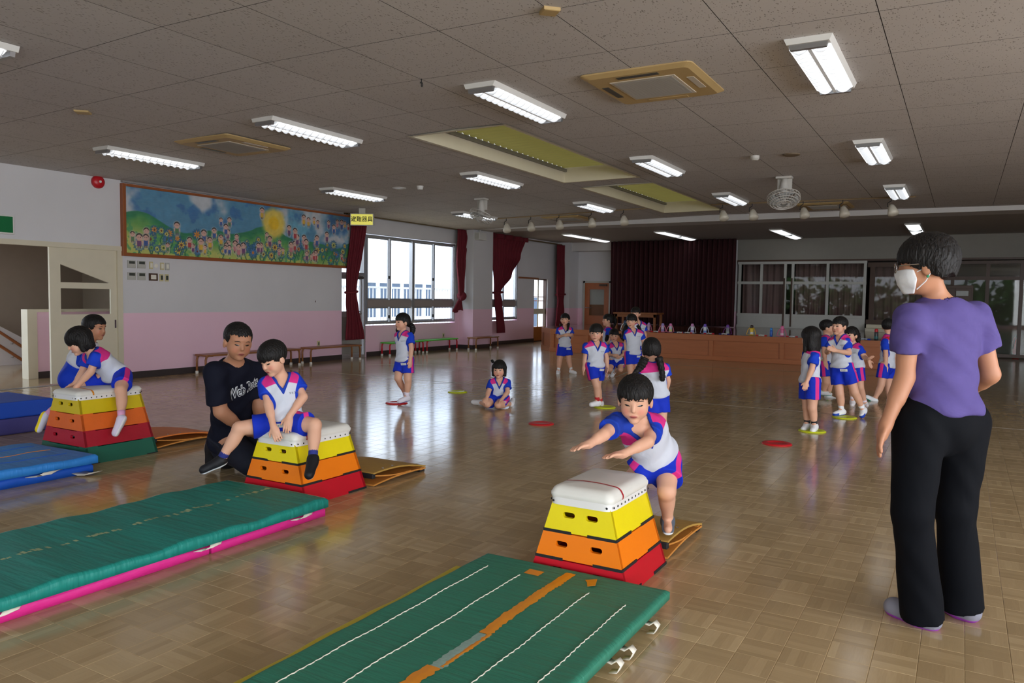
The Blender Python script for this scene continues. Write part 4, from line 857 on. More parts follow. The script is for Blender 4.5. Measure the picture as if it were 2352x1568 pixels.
# ------------------------------------------------------------------ benches along the wall
M_BENCH = mat('bench_wood', S(150, 98, 58), .4, var=.2, scale=4, stretch=(8, 1, 1)); M_FOOT = mat('white_foot', S(222, 218, 208), .6); M_GREEN = mat('green_seat', S(90, 205, 70), .35); M_REDT = mat('red_tube', S(196, 24, 44), .35)
def bench(label, y0, y1, xc, h, mseat, mleg):
    root = thing('bench', label, 'bench', (xc, (y0+y1)/2, 0), 'low benches along the wall'); hw = .15
    MB().box(xc-hw, xc+hw, y0+.05, y1-.05, h-.03, h).build('seat', mseat, root, bevel=.008)
    for y, s in ((y0+.06, -1), (y1-.06, 1)):
        for x in (xc-hw+.04, xc+hw-.04):
            l = MB().tube([(x, y-s*.14, h-.02), (x, y-s*.06, h-.018), (x, y-s*.015, h-.04), (x, y, h-.09), (x, y, .03)], .018, 8).build('leg', mleg, root, smooth=True)
            MB().lathe([(.026, 0), (.027, .03), (.02, .045)], (x, y, 0), 10).build('rubber_foot', M_FOOT, l)
    return root
bench('long brown wooden bench under the mural, behind the kneeling man', 8.27, 10.45, -10.72, .315, M_BENCH, M_BENCH)
bench('brown wooden bench under the mural, ending at the glazed door', 10.62, 12.12, -10.72, .315, M_BENCH, M_BENCH)
bench('bright green bench with red tube legs under the large window', 13.1, 14.42, -10.84, .30, M_GREEN, M_REDT)
bench('second green bench with red legs, right of the standing girl', 14.45, 15.80, -10.84, .30, M_GREEN, M_REDT)
bench('brown wooden bench beside the wall column', 15.9, 17.05, -10.42, .315, M_BENCH, M_BENCH)

# ------------------------------------------------------------------ vaulting boxes
VB = {'yellow': mat('box_yellow', S(240, 220, 20), .3, var=.05, bump=.03), 'orange': mat('box_orange', S(246, 128, 16), .3, var=.05, bump=.03), 'red': mat('box_red', S(196, 20, 38), .3, var=.06, bump=.03), 'green': mat('box_green', S(28, 98, 78), .4, var=.1),
      'yellow2': mat('box_old_yellow', S(216, 190, 20), .4, var=.1, scale=9, bump=.05), 'orange2': mat('box_old_orange', S(228, 106, 34), .4, var=.12, scale=9, bump=.05), 'red2': mat('box_old_red', S(172, 24, 44), .4, var=.14, scale=9, bump=.05)}
M_PAD = mat('white_pad', S(226, 224, 216), .55, var=.05, bump=.04, bscale=25); M_PADB = mat('pad_band', S(232, 230, 226), .5, var=.03)
def vault(label, xc, y0, y1, wb_, wt, zt, layers, pad_h, gasket, tape, old, seam_at=.27):
    root = thing('vaulting_box', label, 'vaulting box', (xc, (y0+y1)/2, 0), 'vaulting boxes')
    def hw(z): return (wb_+(wt-wb_)*z/zt)/2
    def ins(z): return .035*z/zt
    yc = (y0+y1)/2; hl = (y1-y0)/2
    for k, (z0, z1, col) in enumerate(layers):
        g = .006 if k else .0; za, zb = z0+g, z1; t = .02
        mb = MB()
        for s in (-1, 1):
            o_ = [(-hw(za), za), (hw(za), za), (hw(zb), zb), (-hw(zb), zb)]
            zc = za+(zb-za)*.58; w = hw(zc); hx = w*(.36 if k == len(layers)-1 else .44)
            holes = [pill(q, zc-.0, .062, .026) for q in (-hx, hx)] if (zb-za) > .09 else []
            mb.holed(o_, holes, lambda u, v, w, s=s: (xc+u, yc+s*(hl-ins(v)-w), v), t)
            v = [(xc+s*hw(za), yc-hl+ins(za)+.001, za), (xc+s*hw(za), yc+hl-ins(za)-.001, za), (xc+s*hw(zb), yc+hl-ins(zb)-.001, zb), (xc+s*hw(zb), yc-hl+ins(zb)+.001, zb)]
            v2 = [(p[0]-s*t, p[1], p[2]) for p in v]
            mb.add(v+v2, [(0,1,2,3),(7,6,5,4),(0,4,5,1),(1,5,6,2),(2,6,7,3),(3,7,4,0)])
        if k == len(layers)-1: mb.box(xc-hw(zb)+.004, xc+hw(zb)-.004, yc-hl+.04, yc+hl-.04, zb-.015, zb)
        mb.build('box_layer', VB[col], root)
        for s in (-1, 1):
            for e in (-1, 1):
                gk = MB(); L = .18 if gasket else .10; hh_ = .013 if gasket else .007
                gk.box(*sorted((xc+s*hw(z0)-s*.012, xc+s*(hw(z0)+.001))), *sorted((yc+e*(hl-ins(z0)-.001), yc+e*(hl-ins(z0)-L))), z0-.001, z0+hh_)
                gk.box(*sorted((xc+s*(hw(z0)-.001), xc+s*(hw(z0)-L*.8))), *sorted((yc+e*(hl-ins(z0)+.001), yc+e*(hl-ins(z0)-.012))), z0-.001, z0+hh_)
                gk.build('rubber_edge', M_BLACK if (gasket or k == 0) else VB[layers[k-1][2]], root)
    # padded top
    w0, l0 = hw(zt)+.012, hl-ins(zt)+.012
    pr = [(0, .018), (-.004, .03), (-.004, pad_h*.5)]+[(.042*(1-math.cos(q)), pad_h*.5+(pad_h*.42)*math.sin(q)) for q in np.linspace(0, HP, 8)[1:]]+[(.042+(w0-.05)*t, pad_h*(.92+.08*math.sin(t*HP))) for t in (.2, .45, .7, 1.0)]
    mbp = MB(); rings = []
    for d_, h_ in pr:
        r_ = max(.006, .036-d_*.5); pts_ = rrect(-w0+d_, w0-d_, -l0+d_, l0-d_, r_, 6); rings.append([(xc+p[0], yc+p[1], zt+h_) for p in pts_])
    nr = len(rings[0]); mbp.add([p for r_ in rings for p in r_], [(i*nr+j, i*nr+(j+1) % nr, (i+1)*nr+(j+1) % nr, (i+1)*nr+j) for i in range(len(rings)-1) for j in range(nr)]+[tuple((len(rings)-1)*nr+j for j in range(nr))])
    cu = mbp.build('cushion', M_PAD, root, smooth=True)
    MB().grid(lambda u, v: ((lambda a: (xc+(w0+.003)*math.copysign(abs(math.cos(a))**.22, math.cos(a)), yc+(l0+.003)*math.copysign(abs(math.sin(a))**.22, math.sin(a)), zt-.012+.034*v))(u*2*math.pi)), 96, 2).build('pad_border', M_PADB, root, smooth=True)
    ms = MB(); nE, nS = (6, 11) if not old else (9, 13)
    for s in (-1, 1):
        for i in range(nE): ms.lathe([(.006, 0), (.004, .003), (.0005, .004)], (xc-w0*.86+w0*1.72*i/(nE-1), yc+s*(l0+.0025), zt+.004), 6, 'y')
        for i in range(nS): ms.lathe([(.006, 0), (.004, .003), (.0005, .004)], (xc+s*(w0+.0025), yc-l0*.9+l0*1.8*i/(nS-1), zt+.004), 6, 'x')
    ms.build('stud_row', M_BLACK, root)
    if tape:
        yt = yc-hl+(2*hl)*tape[1]; T = BVHTree.FromPolygons([v.co for v in cu.data.vertices], [p.vertices for p in cu.data.polygons])
        tv = []; n = 40; zz0 = zt+.02
        ring = []
        for i in range(n+1):
            a = math.pi*i/n; d = Vector((math.cos(a), 0, math.sin(a)*.6))
            for yy in (yt-.007, yt+.007):
                org = Vector((xc, yy, zz0))+d*.6; h = T.ray_cast(org, -d)
                ring.append(tuple((h[0] if h[0] else Vector((xc, yy, zz0+pad_h)))+d.normalized()*.0018))
        MB().add(ring, [(2*i, 2*i+1, 2*i+3, 2*i+2) for i in range(n)]).build('tape_line', tape[0], root, smooth=True)
    return root
M_TAPER = mat('red_tape', S(176, 20, 34), .4); M_TAPEO = mat('orange_tape', S(222, 138, 22), .45, var=.12, scale=20)
vault('three-layer vaulting box with white pad before the leaping boy', -1.485, 3.17, 3.70, .50, .29, .378, [(0, .106, 'red'), (.106, .232, 'orange'), (.232, .378, 'yellow')], .082, True, (M_TAPER, .28), False)
vault('three-layer vaulting box ridden by the child with black shoes', -3.79, 3.47, 4.05, .58, .335, .372, [(0, .119, 'red'), (.119, .246, 'orange'), (.246, .372, 'yellow')], .08, True, (M_TAPER, .22), False)
vault('worn four-layer vaulting box ridden by the leaning girl', -6.06, 3.42, 4.02, .67, .33, .49, [(0, .121, 'green'), (.121, .241, 'red2'), (.241, .367, 'orange2'), (.367, .49, 'yellow2')], .065, False, (M_TAPEO, .25), True)

# ------------------------------------------------------------------ springboards
def springboard(label, xc, y0, y1, w, mtop, medge):
    root = thing('springboard', label, 'springboard', (xc, (y0+y1)/2, 0), 'springboards behind the boxes'); L = y1-y0
    def arc(za, zb, sag, t): 
        top = [(y0+L*i/14, za+(zb-za)*(i/14)+sag*math.sin(math.pi*i/14)) for i in range(15)]
        return top+[(y, z-t) for y, z in top[::-1]]
    MB().extrude(arc(.098, .042, .026, .011), 'x', xc-w/2, xc+w/2).build('top_board', mtop, root)
    MB().extrude(arc(.014, .028, .014, .011), 'x', xc-w/2, xc+w/2).build('base_board', medge, root)
    MB().extrude([(y, z) for y, z in [(y0+L*i/14, .080-.02*(i/14)-.030*math.sin(math.pi*i/14*.9)) for i in range(11)]]+[(y, z-.009) for y, z in [(y0+L*i/14, .080-.02*(i/14)-.030*math.sin(math.pi*i/14*.9)) for i in range(11)]][::-1], 'x', xc-w/2+.005, xc+w/2-.005).build('leaf_spring', medge, root)
    MB().box(xc-w/2, xc+w/2, y0-.012, y0+.02, .055, .090).build('nose_block', M_BLACK, root, bevel=.004); MB().box(xc-w/2+.01, xc+w/2-.01, y1-.06, y1, .0, .012).build('rubber_foot', M_BLACK, root)
    MB().box(xc-w/2+.01, xc+w/2-.01, y1-.05, y1-.01, .012, .034).build('hinge_block', medge, root)
    for y in (y0+.22*L, y0+.4*L): MB().lathe([(.008, 0), (.008, .004), (.001, .005)], (xc+w/2-.03, y, .098-.056*((y-y0)/L)+.026*math.sin(math.pi*(y-y0)/L)), 8).build('bolt', M_STEEL, root)
    return root
M_OCH = mat('ochre_carpet', S(176, 136, 60), .8, var=.15, scale=30, bump=.1); M_PLY = mat('orange_plywood', S(206, 138, 62), .45, var=.2, scale=5, stretch=(1, 8, 8)); M_ORB = mat('orange_board', S(226, 124, 50), .5, var=.12)
springboard('ochre springboard the leaping boy stands on', -1.50, 3.76, 4.36, .50, M_OCH, M_PLY)
springboard('ochre springboard behind the middle vaulting box', -3.74, 4.10, 4.70, .52, M_OCH, M_PLY)
springboard('orange springboard behind the four-layer vaulting box', -6.1, 4.08, 4.74, .50, M_ORB, M_PLY)

# ------------------------------------------------------------------ mats
def cloth_mat(name, col, bump=.25, sc=5, st=(1, 1, 1), var=.1): return mat(name, col, .6, var=var, scale=3, bump=bump, bscale=sc, stretch=st)
def pad_slab(x0, x1, y0, y1, z0, z1, seed, lift=None, amp=.004, nx=26, ny=56, r=.018):
    rs = np.random.default_rng(seed); a = rs.uniform(0, 6, 6)
    def zt(x, y):
        w = amp*(math.sin(9*y+a[0])*math.sin(3*x+a[1])+.6*math.sin(21*y+5*x+a[2])); return w+(lift(x, y) if lift else 0)
    mb = MB(); W = nx+1
    def edge(t): return 1-(max(0, 1-t/r))**2 if t < r else 1
    pts = []
    us = sorted(set([0, .002, .006, .012, .018]+[x1-x0-q for q in (0, .002, .006, .012, .018)]+list(np.linspace(.03, x1-x0-.03, nx-10)))); vs = sorted(set([0, .002, .006, .012, .018]+[y1-y0-q for q in (0, .002, .006, .012, .018)]+list(np.linspace(.03, y1-y0-.03, ny-10))))
    nu, nv = len(us), len(vs)
    for v in vs:
        for u in us:
            x, y = x0+u, y0+v; e = min(edge(min(u, x1-x0-u)), edge(min(v, y1-y0-v))); pts.append((x, y, z0+(z1-z0)*(.75+.25*e)+zt(x, y)))
    f = [(j*nu+i, j*nu+i+1, (j+1)*nu+i+1, (j+1)*nu+i) for j in range(nv-1) for i in range(nu-1)]
    bot = [(p[0], p[1], z0+max(0, (lift(p[0], p[1]) if lift else 0))) for p in pts]; n = len(pts)
    f += [tuple(n+i for i in q)[::-1] for q in f]
    per = [i for i in range(nu)]+[j*nu+nu-1 for j in range(1, nv)]+[(nv-1)*nu+i for i in range(nu-2, -1, -1)]+[j*nu for j in range(nv-2, 0, -1)]
    f += [(per[i], per[(i+1) % len(per)], n+per[(i+1) % len(per)], n+per[i]) for i in range(len(per))]
    mb.add(pts+bot, f); return mb, (lambda x, y: z1+zt(x, y))
M_GMAT = cloth_mat('green_canvas', S(40, 116, 92), .3, 6, (1, 9, 1)); M_TEAL = cloth_mat('teal_canvas', S(14, 128, 116), .5, 4, (1, 7, 1), .14); M_PINKM = cloth_mat('pink_canvas', S(224, 40, 140), .2, 30); M_YMAT = cloth_mat('yellow_canvas', S(200, 180, 50), .2, 20)
M_BLUE = cloth_mat('blue_canvas', S(40, 124, 200), .35, 5, (1, 6, 1)); M_BLUED = cloth_mat('deep_blue_canvas', S(16, 84, 190), .3, 8); M_STITCH = mat('white_stitch', S(214, 206, 190), .8)
M_STRAP = mat('cotton_strap', S(222, 216, 200), .8)
GY1 = 3.14
gy = thing('floor_mat', 'yellow edged mat lying under the green mat', 'mat', (-1.5, 2, 0)); pad_slab(-2.045, -1.12, 1.0, GY1-.13, 0, .045, 3, nx=16, ny=24)[0].build('padding', M_YMAT, gy, smooth=True)
gm = thing('floor_mat', 'green mat with white stitch lines and torn orange tape in the foreground', 'mat', (-1.48, 2, .045))
glift = lambda x, y: .004
mbg, zg = pad_slab(-1.95, -1.03, 1.0, GY1, .047, .088, 4, lift=glift, amp=.0022); mbg.build('padding', M_GMAT, gm, smooth=True)
for x, ye in ((-1.84, 2.98), (-1.66, 2.96), (-1.31, 2.93), (-1.13, 2.90)):
    MB().tube([(x+.003*math.sin(y*160), y, zg(x, y)+.0008+.0010*math.sin(y*160)) for y in np.arange(1.05, ye, .0125)], .0022, 5).build('stitch_line', M_STITCH, gm)
MB().tube([(x, GY1-.004+.002*math.sin(x*300), zg(x, GY1)-.008) for x in np.arange(-1.94, -1.04, .012)], .0022, 4).build('edge_stitch', M_STITCH, gm)
def ragged(x, y0, y1, w, m, nm, dz=.0012, seed=1, cut=None):
    rs = np.random.default_rng(seed); ys_ = np.arange(y0, y1, .014); k = len(ys_); l = x-w/2+rs.normal(0, .0022, k).cumsum()*.15+rs.normal(0, .0025, k); r = x+w/2+rs.normal(0, .003, k)
    v = []; f = []
    for i, y in enumerate(ys_): v += [(l[i], y, zg(x, y)+dz), ((l[i]+r[i])/2, y, zg(x, y)+dz+.0008), (r[i], y, zg(x, y)+dz)]
    f = [(3*i+j, 3*i+j+1, 3*i+j+4, 3*i+j+3) for i in range(k-1) for j in (0, 1)]
    return MB().add(v, f).build(nm, m, gm)
M_RES = mat('tape_residue', S(140, 166, 156), .7, var=.3, scale=60)
ragged(-1.475, 2.36, 3.10, .05, M_TAPEO, 'orange_tape', seed=2); ragged(-1.475, 1.0, 2.06, .055, M_TAPEO, 'orange_tape', seed=3); ragged(-1.47, 2.05, 2.37, .052, M_RES, 'tape_residue', .0006, seed=4); ragged(-1.452, 2.06, 2.37, .014, M_TAPEO, 'orange_tape_sliver', .0014, seed=5)
MB().grid(lambda u, v: (-1.66+.075*u, 2.985+.06*v, zg(-1.62, 3.0)+.0016), 2, 2).build('tape_patch', M_TAPEO, gm)
MB().add([(-1.385, 3.05, zg(-1.38, 3.05)+.002), (-1.33, 3.055, zg(-1.33, 3.05)+.014), (-1.315, 3.0, zg(-1.33, 3)+.008), (-1.345, 2.985, zg(-1.34, 3)+.002), (-1.365, 3.025, zg(-1.36, 3)+.003)], [(0, 4, 1), (1, 4, 2), (2, 4, 3)]).build('tape_scrap', M_TAPEO, gm, solid=.001)
def strap(parent, pts, w=.02):
    v = []
    for p in pts: v += [(p[0], p[1]-w, p[2]), (p[0], p[1]+w, p[2])]
    return MB().add(v, [(2*i, 2*i+1, 2*i+3, 2*i+2) for i in range(len(pts)-1)]).build('strap_loop', M_STRAP, parent, smooth=True, solid=.003)
for y in (2.88, 2.62, 2.50): strap(gm, [(-1.06, y, .046), (-1.02, y, .04), (-1.005, y+.01, .05), (-.99, y+.01, .035), (-1.0, y, .012), (-1.03, y, .006)], .018)
tl = thing('floor_mat', 'pink mats in two pieces beneath the teal mat', 'mat', (-3.7, 2.2, 0))
pad_slab(-4.12, -3.26, 2.585, 3.40, 0, .052, 5, nx=16, ny=20)[0].build('padding', M_PINKM, tl, smooth=True); pad_slab(-4.12, -3.265, .9, 2.575, 0, .052, 6, nx=16, ny=26)[0].build('padding', M_PINKM, tl, smooth=True)
tm = thing('floor_mat', 'long teal mat with a worn tape stripe before the middle box', 'mat', (-3.7, 2.2, .053))
tlift = lambda x, y: .005+.006*math.sin(y*2.2)
mbt, zt_ = pad_slab(-4.13, -3.235, .9, 3.40, .054, .108, 7, lift=lambda x, y: .003, amp=.006, ny=80); mbt.build('padding', M_TEAL, tm, smooth=True)
rs = np.random.default_rng(5); mb = MB()
for y in np.arange(.95, 3.38, .022):
    if rs.random() < .62:
        x = -3.70+rs.normal(0, .004); w = rs.uniform(.016, .045); mb.add([(x-w/2, y, zt_(x, y)+.0012), (x+w/2, y+rs.normal(0, .004), zt_(x, y)+.0012), (x+w/2, y+.018, zt_(x, y+.018)+.0012), (x-w/2, y+.017, zt_(x, y+.018)+.0012)], [(0, 1, 2, 3)])
o = mb.build('worn_tape', mat('worn_tape', S(164, 180, 136), .7, var=.3, scale=50), tm); o['kind'] = 'stuff'
for y in (2.56, 3.20, 1.58): strap(tm, [(-3.24, y+.04, .058), (-3.225, y+.02, .05), (-3.222, y-.03, .044), (-3.232, y-.07, .05)], .035)
MB().tube([(x, 3.398, zt_(x, 3.39)-.006) for x in np.arange(-4.12, -3.24, .02)], .002, 4).build('edge_stitch', M_STITCH, tm); MB().tube([(-4.128, y, zt_(-4.12, y)-.006) for y in np.arange(.95, 3.39, .02)], .002, 4).build('edge_stitch', M_STITCH, tm)
bm_ = thing('floor_mat', 'lower bright blue mat of the folded pair before the four-layer box', 'mat', (-5.9, 2.6, 0)); pad_slab(-6.3, -5.47, 1.9, 3.31, 0, .065, 8, nx=16, ny=24, amp=.003)[0].build('padding', M_BLUED, bm_, smooth=True)
bu = thing('floor_mat', 'upper bright blue mat with quilted seams before the four-layer box', 'mat', (-5.9, 2.6, .066)); mbb, zb_ = pad_slab(-6.32, -5.44, 1.9, 3.33, .068, .128, 9, lift=lambda x, y: .003, amp=.004); mbb.build('padding', M_BLUE, bu, smooth=True)
for x in (-6.12, -5.90, -5.68): MB().tube([(x, y, zb_(x, y)-.001) for y in np.arange(1.95, 3.25, .03)], .004, 4).build('seam', M_BLUED if x != -5.9 else M_TAPEO, bu)
strap(bu, [(-5.44, 3.02, .07), (-5.42, 2.98, .075), (-5.40, 2.92, .06), (-5.43, 2.86, .062)], .05); strap(bm_, [(-5.47, 3.20, .02), (-5.43, 3.22, .008), (-5.38, 3.24, .012), (-5.34, 3.25, .03)], .05)
# far left blue and purple blocks with an orange board
fb = thing('foam_block', 'blue and purple foam block at the left edge behind the blue mats', 'foam block', (-7.9, 3.7, 0))
MB().box(-8.3, -7.5, 2.8, 4.18, 0, .15).build('purple_layer', cloth_mat('purple_vinyl', S(70, 66, 130), .1), fb, bevel=.015); MB().box(-8.3, -7.5, 2.8, 4.16, .151, .30).build('blue_layer', cloth_mat('blue_vinyl', S(24, 78, 190), .1), fb, bevel=.015)
springboard('dark orange board behind the blue and purple foam block', -8.35, 4.25, 4.9, .9, M_ORB, M_PLY)

# ------------------------------------------------------------------ marker discs
def disc(label, x, y, m, r=.135):
    return tag(MB().lathe([(r*.55, .001), (r, .001), (r*1.0, .006), (r*.93, .013), (r*.6, .016), (r*.56, .012)], (x, y, 0), 28).build('marker_disc', m, smooth=True), label, 'marker disc', 'flat plastic marker discs on the floor')
disc('red marker disc under the shoe of the girl with pigtails', -5.98, 7.47, M_RED); disc('yellow marker disc left of the sitting girl', -6.0, 8.83, M_YEL); disc('yellow marker disc behind the foot of the walking boy', -3.72, 8.66, M_YEL)
disc('red marker disc on the bare floor beyond the middle box', -3.78, 7.13, M_RED); disc('red marker disc alone in the middle of the right floor', -1.44, 7.39, M_RED); disc('yellow marker disc behind the long-haired girl', -1.28, 8.33, M_YEL); disc('yellow marker disc between the feet of the boy with folded arm', -1.12, 9.53, M_YEL)
